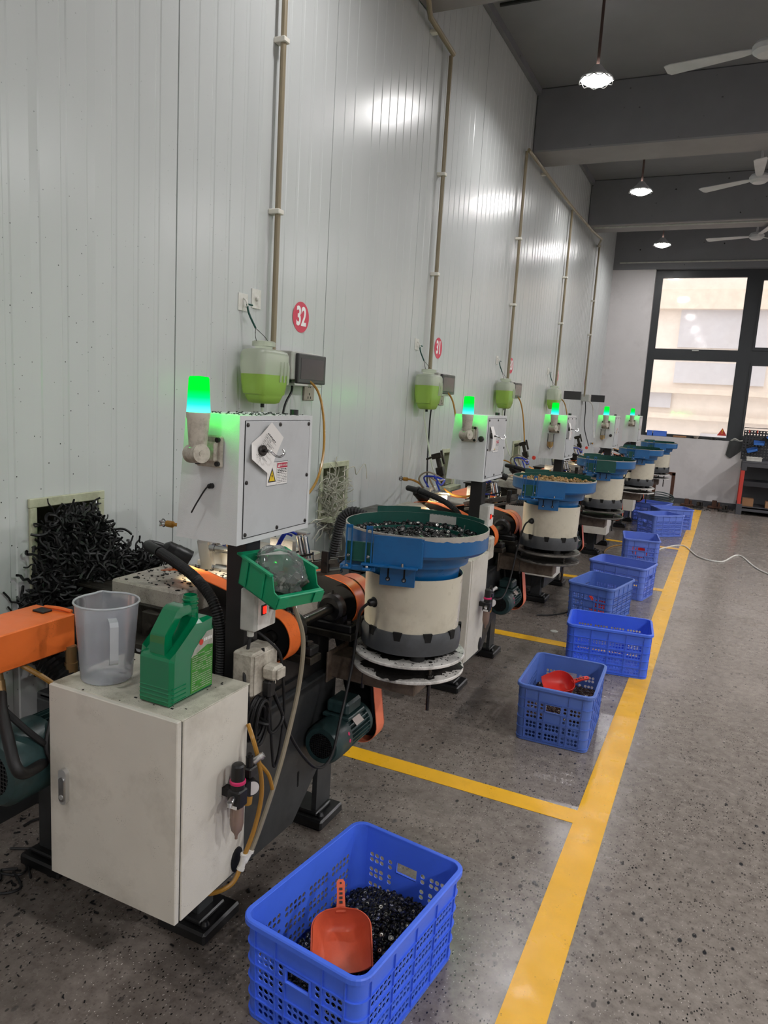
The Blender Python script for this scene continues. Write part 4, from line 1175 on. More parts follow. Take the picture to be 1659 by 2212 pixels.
# later machines have an oil cup or knob on the front of the control box
for i in (2, 3):
    mm_ = machs[i]; off = Vector(MDX[i])
    bxp = [c for c in mm_.children if c.name.startswith('control_box')][0]
    def part(nm, mb, mat):
        for k in range(len(mb.v)): mb.v[k] = tuple(Vector(mb.v[k]))
        return mb.build(nm, mat, bxp)
    q = MB(); q.lathe([(.024, .0), (.024, .085), (.026, .088), (.026, .092), (.0, .092)], (.846, 1.40, 1.155), n=20); q.lathe([(.024, 0), (.018, -.012), (.006, -.02), (.004, -.035)], (.846, 1.40, 1.155), n=20); part('oil_cup', q, M['cupclear'])
    q = MB(); q.lathe([(0, .034), (.0225, .034), (.0225, 0), (.017, -.011), (0, -.016)], (.846, 1.40, 1.155), n=20); part('oil', q, M['amberglass'])
for i in (1, 3):
    bxp = [c for c in machs[i].children if c.name.startswith('control_box')][0]
    q = MB(); q.lathe([(.014, 0), (.014, .006), (.011, .010), (0, .011)], (.922 if i == 1 else .918, 1.4295, 1.27 if i == 1 else 1.19), (0, -1, 0), n=18); q.build('round_knob', M['darksteel'], bxp)
for c in list(machs[1].children):
    if c.name.startswith('belt_housing'):
        for q in list(c.children): bpy.data.objects.remove(q)
        bpy.data.objects.remove(c)
# door sticker on the third machine's cabinet
for i in (2,):
    cb_ = [c for c in machs[i].children if c.name.startswith('electrical_cabinet')][0]
    q = MB(); q.box(.655, .735, 1.1474, 1.1479, .60, .645, 0); q.prism([(.662, .606), (.690, .606), (.676, .636)], 'y', 1.1471, 1.1475, 1); q.box(.70, .73, 1.1471, 1.1475, .63, .642, 2)
    q.build('warning_label', [M['paper'], M['lblyellow'], M['lblred']], cb_)

# ---- gooseneck work lamp on each machine
def worklamp(lab):
    r = thing('work_lamp', lab, 'lamp', (.838, 1.52, .633), 0, 'black gooseneck work lamps')
    m = MB(); m.tube([(.838, 1.52, .665), (.838, 1.52, .78), (.812, 1.52, .872), (.735, 1.54, .924), (.636, 1.57, .95), (.55, 1.60, .963)], .0155, 12, corr=.0072); m.build('gooseneck', M['rubber'], r)
    m = MB(); m.tube([(.55, 1.60, .963), (.50, 1.617, .967), (.474, 1.635, .966), (.476, 1.652, .963), (.492, 1.668, .956), (.512, 1.684, .944)], .0155, 12); m.build('elbow', M['black'], r)
    m = MB(); d = Vector((.060, .056, -.055)).normalized(); c = Vector((.497, 1.672, .957))
    m.lathe([(0, -.004), (.017, 0), (.028, .010), (.031, .03), (.0315, .034), (.034, .038), (.035, .056), (.037, .060), (.039, .084), (.035, .084)], c, d, n=32); m.build('lamp_head', M['black'], r)
    m = MB(); m.lathe([(.0345, .078), (.0, .076)], c, d, n=24); m.build('lamp_lens', M['whiteled'], r)
    m = MB(); m.cyl((.838, 1.52, .633), (.838, 1.52, .668), .024, n=18); m.build('lamp_base', M['black'], r)
    la = bpy.data.lights.new('work light', 'SPOT'); la.energy = 7; la.spot_size = 1.9; la.spot_blend = .4; la.color = (1, .9, .74); la.shadow_soft_size = .03
    lo = bpy.data.objects.new('work_light', la); COL.objects.link(lo); lo.parent = r
    lo.location = c + d * .09 - Vector((.838, 1.52, .633)); lo.rotation_euler = d.to_track_quat('-Z', 'Y').to_euler()
    return r
wl0 = worklamp('black gooseneck work lamp rising behind the green canister')
for i in range(1, 5):
    dup(wl0, MDX[i], 'black gooseneck work lamp on %s' % ORD[i])

# ---- vibratory bowl feeders
FLAB = ['bowl feeder holding black rollers, nearest, blue bowl on a cream drum',
        'bowl feeder holding brass coloured balls, second in the row',
        'bowl feeder with dark green outlet plates, third in the row',
        'bowl feeder, fourth in the row, blue outlet plate over a pale drum',
        'bowl feeder farthest in the row against the end wall']
def feeder():
    r = thing('bowl_feeder', FLAB[0], 'bowl feeder', (CX, CY, .653), 0, 'blue vibratory bowl feeders')
    C_ = (CX, CY, 0)
    m = MB(); m.lathe([(.148, .675), (.158, .677), (.160, .70), (.160, .73), (.155, .744), (.12, .745)], C_, n=56)
    ring = m.build('base_ring', M['ring'], r)
    for k in range(7):
        a = math.radians(-150 + 34 * k)
        m = MB(); m.T = Matrix.Translation((CX, CY, 0)) @ Matrix.Rotation(a, 4, 'Z')
        m.prism([(-.014, .748), (.014, .748), (.009, .722), (-.009, .722)], 'x', .152, .1606); m.build('clip_notch', M['dark'], ring)
    for k in range(4):
        a = math.radians(35 + 90 * k)
        m = MB(); px, py = CX + .115 * math.cos(a), CY + .115 * math.sin(a); m.cyl((px, py, .653), (px, py, .678), .024, n=18); m.build('rubber_foot', M['rubber'], r)
    m = MB(); m.lathe([(.151, .744), (.1525, .80), (.1545, .912), (.1525, .912), (.149, .80), (.148, .744)], C_, n=64)
    m.build('drum_skirt', M['skirt'], r)
    m = MB(); m.lathe([(.149, .90), (0, .90)], C_, n=40); m.build('drum_top', M['dark'], r)
    # bowl: three stepped tiers outside, green inside
    m = MB()
    m.lathe([(.0, .893), (.135, .893), (.139, .900), (.143, .945), (.166, .950), (.171, .985), (.215, .99), (.2245, 1.0), (.2245, 1.055)], C_, n=72)
    bowl = m.build('bowl', M['bowlblue'], r)
    m = MB(); m.lathe([(.2215, 1.058), (.2212, 1.004), (.176, .996), (.174, 1.008), (.172, 1.008), (.168, .985), (.12, .978), (0, .992)], C_, n=72); m.build('bowl_lining', M['bowlgreen'], bowl)
    m = MB(); m.lathe([(.2215, 1.0582), (.2255, 1.0582), (.2255, 1.052), (.2248, 1.052)], C_, n=72); m.build('rim_band', M['worn'], bowl)
    # worn bare patch round the aisle side rim
    m = MB()
    n = 40; vs = []
    random.seed(5)
    for k in range(n + 1):
        a = math.radians(-62 + 112 * k / n)
        lo_ = 1.056 - (.004 + .010 * math.sin(PI * k / n) + random.uniform(0, .005) + (.014 if 30 < k < 36 else 0))
        for z in (1.0585, lo_): vs.append((CX + .2252 * math.cos(a), CY + .2252 * math.sin(a), z))
    m.add(vs, [(2 * k, 2 * k + 2, 2 * k + 3, 2 * k + 1) for k in range(n)], 0, True); m.build('worn_patch', M['worn'], bowl)
    # raised rim plates at the back
    def rimplate(a0, a1, z0, z1, nm, mat, rr=.2235):
        m = MB(); n = 16
        for k in range(n):
            b0, b1 = math.radians(a0 + (a1 - a0) * k / n), math.radians(a0 + (a1 - a0) * (k + 1) / n)
            m.add([(CX + q * math.cos(b), CY + q * math.sin(b), z) for b in (b0, b1) for q in (rr, rr + .002) for z in (z0, z1)],
                  [(0, 1, 3, 2), (4, 6, 7, 5), (0, 4, 5, 1), (2, 3, 7, 6), (0, 2, 6, 4), (1, 5, 7, 3)])
        return m.build(nm, mat, bowl)
    rimplate(110, 150, 1.04, 1.078, 'rim_plate', M['bowlgreen']); rimplate(40, 112, 1.04, 1.070, 'rim_plate', M['bowlgreen'])
    # outlet: box chute on the camera side with blue front plate and two slotted straps
    a = math.radians(-75)
    T = Matrix.Translation((CX, CY, 0)) @ Matrix.Rotation(a + PI / 2, 4, 'Z') @ Matrix.Translation((-.025, 0, 0))
    # local: +y = inward, x along tangent ; put plate at local y = -.228
    m = MB(); m.T = T
    m.box(-.070, .070, -.232, -.228, .968, 1.055, 0, .001); m.box(.068, .074, -.232, -.200, .968, 1.045, 0, .001)
    m.box(-.10, .064, -.250, -.205, .966, .972, 0, .001)
    op = m.build('outlet_plate', M['bowlblue'], bowl)
    m = MB(); m.T = T
    m.box(-.150, -.066, -.226, -.222, .975, 1.03, 0, .001); m.box(-.155, -.06, -.228, -.19, .972, .977, 0, .001); m.build('outlet_trough', M['bowlgreen'], op)
    for x in (-.140, -.082):
        m = MB(); m.T = T
        m.box(x - .010, x - .0055, -.236, -.233, .965, 1.075, 0, .001); m.box(x + .0055, x + .010, -.236, -.233, .965, 1.075, 0, .001); m.box(x - .010, x + .010, -.236, -.233, 1.07, 1.08, 0, .001); m.box(x - .010, x + .010, -.236, -.233, .96, .967, 0, .001)
        m.box(x - .012, x + .012, -.262, -.228, .955, .961, 0, .001)
        m.build('slotted_strap', M['bowlblue'], op)
        m = MB(); m.T = T; bolt(m, (x, -.236, .99), (0, -1, 0), .005, .006); bolt(m, (x, -.25, .961), (0, 0, 1), .005, .006); m.build('strap_bolt', M['steel'], op)
    m = MB(); m.T = T; m.box(-.165, -.06, -.235, -.15, .947, .962, 0, .002); m.box(-.055, .05, -.180, -.172, .897, .955, 0, .001); m.build('mounting_plate', M['bowlblue'], op)
    for x in (-.03, .018):
        m = MB(); m.T = T; m.box(x - .0025, x + .0025, -.1812, -.180, .915, .952); m.cyl((x, -.181, .917), (x, -.1815, .917), .007, n=12); m.build('slot', M['dark'], op)
        m = MB(); m.T = T; bolt(m, (x, -.1815, .917), (0, -1, 0), .0045, .006); m.build('strap_bolt', M['steel'], op)
    m = MB(); m.T = T; m.cyl((.02, -.245, .972), (.02, -.245, .982), .004, n=8); m.build('strap_bolt', M['steel'], op)
    # inner track partition
    m = MB()
    P_ = [(CX + .17 * math.cos(math.radians(a_)), CY + .17 * math.sin(math.radians(a_)), 1.012) for a_ in range(20, 181, 10)]
    for p, q in zip(P_, P_[1:]): bar(m, p, q, .002, .02)
    m.build('track_fence', M['bowlgreen'], bowl)
    m = MB(); m.cyl((CX + .11, CY + .12, 1.0), (CX + .115, CY + .125, 1.05), .0025, n=6); m.build('pin', M['steel'], bowl)
    # power inlet on the drum
    ia = math.radians(-118)
    p0 = Vector((CX + .151 * math.cos(ia), CY + .151 * math.sin(ia), .822)); nn = Vector((math.cos(ia), math.sin(ia), 0))
    m = MB(); m.lathe([(.0165, 0), (.0165, .003), (.012, .006), (.012, .016), (.009, .022), (.0045, .024)], p0, nn, n=18); m.build('cable_inlet', M['black'], r)
    return r, p0 + nn * .022
fd0, inlet = feeder()
FDX = [MDX[0], MDX[1], MDX[2], (.045, 5.98, 0), (.06, 7.95, 0)]
fds = [fd0] + [dup(fd0, FDX[i], FLAB[i]) for i in range(1, 5)]
def swap_mat(root, names, mat):
    for o in [root] + list(root.children_recursive):
        if o.type == 'MESH' and o.name.split('.')[0] in names:
            me = o.data.copy(); me.materials[0] = mat; o.data = me
swap_mat(fds[2], ('outlet_plate',), M['bowlgreen'])
for q in (1, 2, 3, 4): swap_mat(machs[q], ('support_disc',), M['discdark'] if q < 3 else M['disc'])
for q in (1, 2, 3, 4): swap_mat(fds[q], ('worn_patch',), M['bowlblue'])
# taped paper tags
o = thing('taped_note', 'scrap of pale tape with a scribble inside the nearest bowl', 'note', (CX + .03, CY + .21, 1.05))
m = MB()
for k in range(8):
    b0, b1 = math.radians(76 + 3.2 * k), math.radians(76 + 3.2 * (k + 1))
    m.quad([(CX + .2195 * math.cos(b0), CY + .2195 * math.sin(b0), 1.028), (CX + .2195 * math.cos(b1), CY + .2195 * math.sin(b1), 1.03), (CX + .2195 * math.cos(b1), CY + .2195 * math.sin(b1), 1.056), (CX + .2195 * math.cos(b0), CY + .2195 * math.sin(b0), 1.058)])
m.build('tape', M['hous'], o)
o = MB(); bx_, by_ = CX + FDX[1][0], CY + FDX[1][1]
for k in range(6):
    b0, b1 = math.radians(-88 + 4 * k), math.radians(-88 + 4 * (k + 1))
    o.quad([(bx_ + .2266 * math.cos(b), by_ + .2266 * math.sin(b), z) for b, z in ((b0, 1.02), (b1, 1.02), (b1, 1.06), (b0, 1.06))])
tag(o.build('taped_note', M['hous'], origin=(bx_, by_ - .22, 1.04)), 'pale tape stuck on the outer rim of the second bowl', 'note')

# each feeder's own power cord
for i in range(5):
    P = [tuple(inlet), (1.045, 1.93, .79), (1.035, 1.935, .72), (1.03, 1.92, .60), (1.035, 1.86, .48), (1.06, 1.76, .395), (1.06, 1.67, .405), (1.03, 1.60, .50), (1.01, 1.55, .62), (.99, 1.51, .73), (.985, 1.50, .79)] if i == 0 else [tuple(inlet), (1.045, 1.93, .79), (1.02, 1.92, .66), (1.01, 1.86, .5), (1.0, 1.75, .42), (.93, 1.7, .43)]
    m = MB(); m.tube(P, .0045, 8, sub=10); m.build('power_cord', M['rubber'], fds[i])
# ================================================================== CRATES
CL, CW, CH = .455, .326, .255       # length, width, height
def crate_mesh(parent, mat):
    th, rc = .0022, .030
    hl, hw = CL / 2 - .006, CW / 2 - .006      # half length (y), half width (x)
    taper = lambda p: ((p[0]) * (1 - .035 * (1 - p[2] / CH)), p[1] * (1 - .03 * (1 - p[2] / CH)), p[2])
    m = MB()
    def wall(org, ux, nrm, width, cols, rows, solid=None, slot=None):
        """perforated sheet. cols/rows: list of (start,end,is_hole_strip)"""
        org, ux, nrm = Vector(org), Vector(ux), Vector(nrm)
        uz = Vector((0, 0, 1))
        for (a0, a1, ah) in cols:
            for (b0, b1, bh) in rows:
                um, vm = (a0 + a1) / 2, (b0 + b1) / 2
                if slot and slot[0] < um < slot[1] and slot[2] < vm < slot[3]: continue
                P = lambda u, v, t: org + ux * u + uz * v - nrm * t
                hole = ah and bh and not (solid and solid[0] < um < solid[1] and vm > solid[2])
                if not hole:
                    for t in (0, th): m.quad([P(a0, b0, t), P(a1, b0, t), P(a1, b1, t), P(a0, b1, t)])
                else:
                    r = min(a1 - a0, b1 - b0) * .42
                    ring = [(um + r * math.cos(2 * PI * k / 8 + PI / 8), vm + r * math.sin(2 * PI * k / 8 + PI / 8)) for k in range(8)]
                    hx, hz = (a1 - a0) / 2, (b1 - b0) / 2
                    sq = []
                    for k in range(8):
                        c_, s_ = math.cos(2 * PI * k / 8 + PI / 8), math.sin(2 * PI * k / 8 + PI / 8)
                        q = max(abs(c_), abs(s_)) if False else 1
                        if abs(c_) > abs(s_): sq.append((um + math.copysign(hx, c_), vm + math.copysign(hz * .414, s_)))
                        else: sq.append((um + math.copysign(hx * .414, c_), vm + math.copysign(hz, s_)))
                    for t in (0, th):
                        vs = [P(u, v, t) for u, v in ring] + [P(u, v, t) for u, v in sq]
                        F = [(k, (k + 1) % 8, 8 + (k + 1) % 8, 8 + k) for k in range(8)]
                        m.add(vs, F)
                        for cx_, cz_, k in ((1, 1, 0), (-1, 1, 2), (-1, -1, 4), (1, -1, 6)):
                            m.add([P(*sq[k], t), P(*sq[(k + 1) % 8], t), P(um + cx_ * hx, vm + cz_ * hz, t)], [(0, 1, 2)])
                    vs = [P(u, v, 0) for u, v in ring] + [P(u, v, th) for u, v in ring]
                    m.add(vs, [(k, (k + 1) % 8, 8 + (k + 1) % 8, 8 + k) for k in range(8)])
    def strips(spec, start):
        out, p = [], start
        for kind, n, w in spec:
            for _ in range(n):
                out.append((p, p + w, kind == 'h')); p += w
        return out
    # rows: base band, 4 bands of two hole rows separated by solid ribs, top band
    bandh = (CH - .022 - .012) / 5
    rows = [(0.0, .012, False)]
    z = .012
    for b in range(5):
        rows += [(z, z + bandh * .14, False), (z + bandh * .14, z + bandh * .5, b < 4), (z + bandh * .5, z + bandh * .86, b < 4), (z + bandh * .86, z + bandh, False)]
        z += bandh
    rows.append((z, CH, False))
    Wf = 2 * (hw - rc); Lf = 2 * (hl - rc)
    # end walls (short): 3 | 1 | 4 mid | 1 | 3 hole columns
    cw_ = .0158
    rest = (Wf - 12 * cw_) / 6
    ecol = strips([('s', 1, rest), ('h', 3, cw_), ('s', 1, rest), ('h', 1, cw_), ('s', 1, rest), ('h', 4, cw_), ('s', 1, rest), ('h', 1, cw_), ('s', 1, rest), ('h', 3, cw_), ('s', 1, rest)], 0)
    c0, c1 = Wf / 2 - 2.02 * cw_, Wf / 2 + 2.02 * cw_
    zt = .012 + 4 * bandh
    for s in (-1, 1):
        wall((-(hw - rc) * 1, s * hl, 0), (1, 0, 0), (0, s, 0), Wf, ecol, rows, solid=(c0 - rest, c1 + rest, zt - bandh * 1.98), slot=(c0, c1, zt - bandh * .86, zt - bandh * .14))
    lw = .0160
    rest = (Lf - 20 * lw) / 5
    lcol = strips([('s', 1, rest), ('h', 5, lw), ('s', 1, rest), ('h', 5, lw), ('s', 1, rest), ('h', 5, lw), ('s', 1, rest), ('h', 5, lw), ('s', 1, rest)], 0)
    for s in (-1, 1):
        wall((s * hw, -(hl - rc), 0), (0, 1, 0), (s, 0, 0), Lf, lcol, rows)
    # corners
    for sx in (-1, 1):
        for sy in (-1, 1):
            n = 6
            for q in (rc, rc - th):
                vs = []
                for k in range(n + 1):
                    a = PI / 2 * k / n
                    x, y = sx * (hw - rc + q * math.cos(a)), sy * (hl - rc + q * math.sin(a))
                    vs += [(x, y, 0), (x, y, CH)]
                m.add(vs, [(2 * k, 2 * k + 2, 2 * k + 3, 2 * k + 1) for k in range(n)], 0, True)
    path = rrect(hw, hl, rc, 6)
    m.add([(x, y, .003) for x, y, _, _ in path], [tuple(range(len(path)))])
    m.v = [taper(p) for p in m.v]
    body = m.build('crate_body', mat, parent, local=True)
    # rolled rim
    m = MB()
    m.sweep(path, [(-.003, CH - .006), (-.003, CH - .001), (-.0015, CH), (.0075, CH), (.010, CH - .003), (.010, CH - .014), (.0075, CH - .014), (.0075, CH - .006)], smooth=False)
    m.build('crate_rim', mat, parent, local=True)
    # outside stiffening ribs
    m = MB()
    for b in range(5):
        zz = .012 + bandh * b
        m.sweep(path, [(0, zz - .0011), (.0042, zz - .0011), (.0042, zz + .0011), (0, zz + .0011)])
    m.sweep(path, [(0, 0), (.003, 0), (.003, .008), (0, .008)])
    for s in (-1, 1):
        for (a0, a1, ah) in [c for c in lcol if not c[2]]:
            y = -(hl - rc) + (a0 + a1) / 2
            for dy in ((-.0095, .0095) if (a1 - a0) > .024 else (0,)):
                m.box(min(s * hw, s * (hw + .004)), max(s * hw, s * (hw + .004)), y + dy - .0012, y + dy + .0012, .002, CH - .012)
        for (a0, a1, ah) in [c for c in ecol if not c[2]]:
            x = -(hw - rc) + (a0 + a1) / 2
            mid = abs(x) < .05
            m.box(x - .0012, x + .0012, min(s * hl, s * (hl + .004)), max(s * hl, s * (hl + .004)), .002, (CH - .012) if not mid else zt - bandh * .98)
        # handle hood
        y0, y1 = s * hl, s * (hl + .0065)
        for z0, z1 in ((zt - bandh * .86 - .003, zt - bandh * .86), (zt - bandh * .14, zt - bandh * .14 + .003)):
            m.box(-(c1 - c0) / 2 - .004, (c1 - c0) / 2 + .004, min(y0, y1), max(y0, y1), z0, z1)
        for sx in (-1, 1):
            x = sx * (c1 - c0) / 2
            m.box(min(x, x + sx * .003), max(x, x + sx * .003), min(y0, y1), max(y0, y1), zt - bandh * .86, zt - bandh * .14)
    m.v = [taper(p) for p in m.v]
    m.build('crate_ribs', mat, parent, local=True)
protos = {}
CR = [  # x, y, angle(deg), material, label
    (1.312, 1.456, -7.2, 'crate', 'bright blue perforated crate nearest the camera, heaped with black rollers and an orange scoop'),
    (1.457, 3.215, 1.9, 'cratedull', 'blue crate holding the red scoop, just left of the yellow line'),
    (1.521, 4.182, 97, 'crate', 'blue crate turned crosswise on the yellow line behind the red scoop crate'),
    (1.320, 5.200, -11.8, 'cratedull', 'worn blue crate with an end handle facing the camera, fourth in the row'),
    (1.367, 5.968, 78.7, 'cratelight', 'blue crate set crosswise behind the fourth crate in the row'),
    (1.361, 7.319, 8.9, 'cratelight', 'blue crate with red showing in its handle slot beside the floor cable'),
    (1.390, 9.162, -44.4, 'cratelight', 'front crate of the far trio, turned cornerwise, dark stuff in its bottom'),
    (1.466, 9.860, -64.4, 'cratelight', 'right hand crate of the far trio, reaching the yellow line'),
    (1.195, 10.25, 77.1, 'cratelight', 'rear left crate of the far trio, beneath the farthest feeder')]
crates = []
for x, y, a, mt, lab in CR:
    r = thing('plastic_crate', lab, 'crate', (x, y, .002), math.radians(a), 'blue perforated crates along the yellow line')
    if mt in protos:
        for ch in list(protos[mt].children): copy_tree(ch, r)
    else:
        crate_mesh(r, M[mt]); protos[mt] = r
    crates.append(r)
crates[0].scale = (1.04, 1.06, 1.0); crates[0].location += Vector((.006, .006, 0))

# ------------------------------------------------------------------ rollers
def roller_mesh(name, body, bore, r=.0082, h=.0128, n=12, extra=False):
    m = MB()
    m.lathe([(r * .34, -h / 2), (r * .9, -h / 2), (r, -h * .40), (r, -h * .2), (r * .62, -h * .08), (r * .62, h * .08), (r, h * .2), (r, h * .40), (r * .9, h / 2), (r * .52, h / 2)], (0, 0, 0), n=n)
    m.lathe([(r * .52, h / 2), (r * .24, h / 2 + .0002)], (0, 0, 0), n=n, mi=1); m.lathe([(r * .24, h / 2), (r * .2, -h / 2)], (0, 0, 0), n=n, mi=2)
    m.lathe([(r * .34, -h / 2), (r * .2, -h / 2 - .0002)], (0, 0, 0), n=n, mi=1)
    o = m.build(name, [body, bore, M['dark']])
    return o
proto_r = roller_mesh('rubber_roller', M['roller'], M['rollerbore'])
proto_b = roller_mesh('brown_roller', M['brownroller'], M['rollerbore'])
def randrot():
    return Euler((random.uniform(0, 2 * PI), random.uniform(0, PI), random.uniform(0, 2 * PI)))
def put(proto, p, label, cat, group, first, e=None):
    o = proto if not first[0] else proto.copy()
    if first[0]: COL.objects.link(o)
    first[0] = True
    o.location = p; o.rotation_euler = e or randrot()
    tag(o, label, cat, group)
    return o
def stuff(name, proto, places, label, cat, group=None):
    """merge many copies into one mesh object"""
    me0 = proto.data
    vs, fs, mi = [], [], []
    V0 = [v.co.copy() for v in me0.vertices]; F0 = [(tuple(p.vertices), p.material_index) for p in me0.polygons]
    for p, e in places:
        R = e.to_matrix(); o = len(vs)
        vs += [tuple(R @ v + Vector(p)) for v in V0]
        for f, k in F0: fs.append(tuple(o + i for i in f)); mi.append(k)
    me = bpy.data.meshes.new(name); me.from_pydata(vs, [], fs)
    for mt in me0.materials: me.materials.append(mt)
    me.polygons.foreach_set('material_index', mi); me.polygons.foreach_set('use_smooth', [True] * len(fs))
    me.set_sharp_from_angle(angle=math.radians(35))
    ob = bpy.data.objects.new(name, me); COL.objects.link(ob)
    return tag(ob, label, cat, group, 'stuff')
fr_ = [False]
def heap(cr, hfun, pitch, jit, z0):
    """surface points (world) of a heap in crate cr, plus buried ones"""
    r = crates[cr]; a = r.rotation_euler[2]
    out = []
    nx, ny = int(.29 / pitch), int(.42 / pitch)
    for i in range(nx):
        for j in range(ny):
            lx = -.14 + .28 * (i + .5 * (j % 2)) / nx + random.uniform(-jit, jit); ly = -.203 + .406 * j / ny + random.uniform(-jit, jit)
            if abs(lx) > .139 or abs(ly) > .204: continue
            z = hfun(lx, ly) + random.uniform(-.004, .004)
            w = Vector((r.location.x + lx * math.cos(a) - ly * math.sin(a), r.location.y + lx * math.sin(a) + ly * math.cos(a), z))
            out.append((lx, ly, w))
    return out
random.seed(11)
h1 = lambda x, y: .088 + .055 * math.exp(-((x - .05) ** 2 / .02 + (y - .10) ** 2 / .02)) - .02 * (x < -.09) * (-(x + .09) / .05)
pts = heap(0, h1, .0142, .003, 0)
vis, rest = [], []
for lx, ly, w in pts:
    (vis if (lx > -.03 and ly > -.03 and not (lx < .0 and ly < .03)) or (ly > .06 and lx > -.10) else rest).append(w)
random.shuffle(vis)
G1 = 'black rollers heaped in the nearest blue crate'
for w in vis[:175]:
    put(proto_r, w, 'black roller lying on the heap in the nearest blue crate', 'roller', G1, fr_)
pl = [(w, randrot()) for w in vis[175:] + rest]
pl += [(w - Vector((random.uniform(-.004, .004), random.uniform(-.004, .004), .0115)), randrot()) for w in vis + rest]
stuff('rubber_rollers', proto_r, pl, 'black rollers filling the rest of the nearest blue crate', 'rollers', G1)
# floor of the heap so that nothing shows through
def fill(cr, hfun, dz, mat, name, label):
    r = crates[cr]; m = MB(); n = 14
    vs = []
    for i in range(n + 1):
        for j in range(n + 1):
            lx, ly = -.143 + .286 * i / n, -.208 + .416 * j / n
            vs.append((lx, ly, max(.006, hfun(lx, ly) - dz)))
    m.add(vs, [(i * (n + 1) + j, (i + 1) * (n + 1) + j, (i + 1) * (n + 1) + j + 1, i * (n + 1) + j + 1) for i in range(n) for j in range(n)], 0, True)
    o = m.build(name, mat, local=True); o.location = r.location; o.rotation_euler = r.rotation_euler
    return tag(o, label, 'rollers', None, 'stuff')
fill(0, h1, .024, M['roller'], 'roller_bed', 'packed black rollers deep in the nearest blue crate')
# rollers in the nearest bowl
random.seed(12)
bp = []
for rr, zz, n in ((.20, 1.014, 74), (.185, 1.016, 66), (.150, 1.008, 58), (.135, 1.003, 52), (.12, 1.0, 46), (.105, .998, 40), (.09, .998, 34), (.074, .999, 28), (.058, 1.0, 22), (.04, 1.001, 16), (.024, 1.002, 10), (.01, 1.002, 4)):
    for k in range(n):
        a = 2 * PI * (k + random.uniform(-.25, .25)) / n
        if rr > .18 and not (math.radians(40) < a < math.radians(215)): continue
        bp.append(Vector((CX + rr * math.cos(a), CY + rr * math.sin(a), zz + random.uniform(-.003, .005) + (.008 * random.random() if rr > .18 else .006 * random.random()))))
random.shuffle(bp)
G2 = 'black rollers in the nearest bowl feeder'
for w in bp[:82]:
    put(proto_r, w + Vector((0, 0, .006)), 'black roller riding in the nearest bowl feeder', 'roller', G2, fr_)
stuff('rubber_rollers', proto_r, [(w, randrot()) for w in bp[82:]], 'black rollers filling the rest of the nearest bowl', 'rollers', G2)
# rollers in the red scoop crate
random.seed(13)
h2 = lambda x, y: .105 + .04 * math.exp(-((x - .06) ** 2 / .02 + (y) ** 2 / .06))
pts = heap(1, h2, .0135, .003, 0)
fb = [False]
vis = [w for lx, ly, w in pts if lx > .045 and ly > -.19]; rest = [w for lx, ly, w in pts if not (lx > .045 and ly > -.19)]
random.shuffle(vis)
G3 = 'brown rollers in the crate with the red scoop'
for w in vis[:60]: put(proto_b, w, 'dark brown roller beside the red scoop in its crate', 'roller', G3, fb)
stuff('brown_rollers', proto_b, [(w, randrot()) for w in vis[60:] + rest], 'dark brown rollers under the red scoop', 'rollers', G3)
fill(1, h2, .008, M['brownroller'], 'roller_bed', 'packed brown rollers deep in the red scoop crate')
# brass coloured balls in the second bowl
random.seed(14)
m = MB(); m.lathe([(.0, -.0085), (.005, -.0072), (.0082, -.003), (.0086, 0), (.0082, .003), (.005, .0072), (.0025, .0083), (.0, .0075)], (0, 0, 0), n=14)
pg = m.build('brass_ball', M['gold'])
fg = [False]
bx2, by2 = CX + FDX[1][0], CY + FDX[1][1]
gp = []
for rr, n in ((.20, 62), (.182, 56), (.15, 46), (.13, 40), (.11, 34), (.09, 28), (.07, 22), (.05, 15), (.03, 9), (.01, 3)):
    for k in range(n):
        a = 2 * PI * (k + random.uniform(-.3, .3)) / n
        if rr > .18 and not (math.radians(-20) < a < math.radians(200)): continue
        gp.append(Vector((bx2 + rr * math.cos(a), by2 + rr * math.sin(a), 1.026 + random.uniform(0, .016))))
random.shuffle(gp)
for w in gp[:90]: put(pg, w + Vector((0, 0, .005)), 'brass coloured ball in the second bowl feeder', 'ball', 'brass coloured balls in the second bowl', fg)
stuff('brass_balls', pg, [(w, randrot()) for w in gp[90:]], 'brass coloured balls filling the rest of the second bowl', 'balls', 'brass coloured balls in the second bowl')

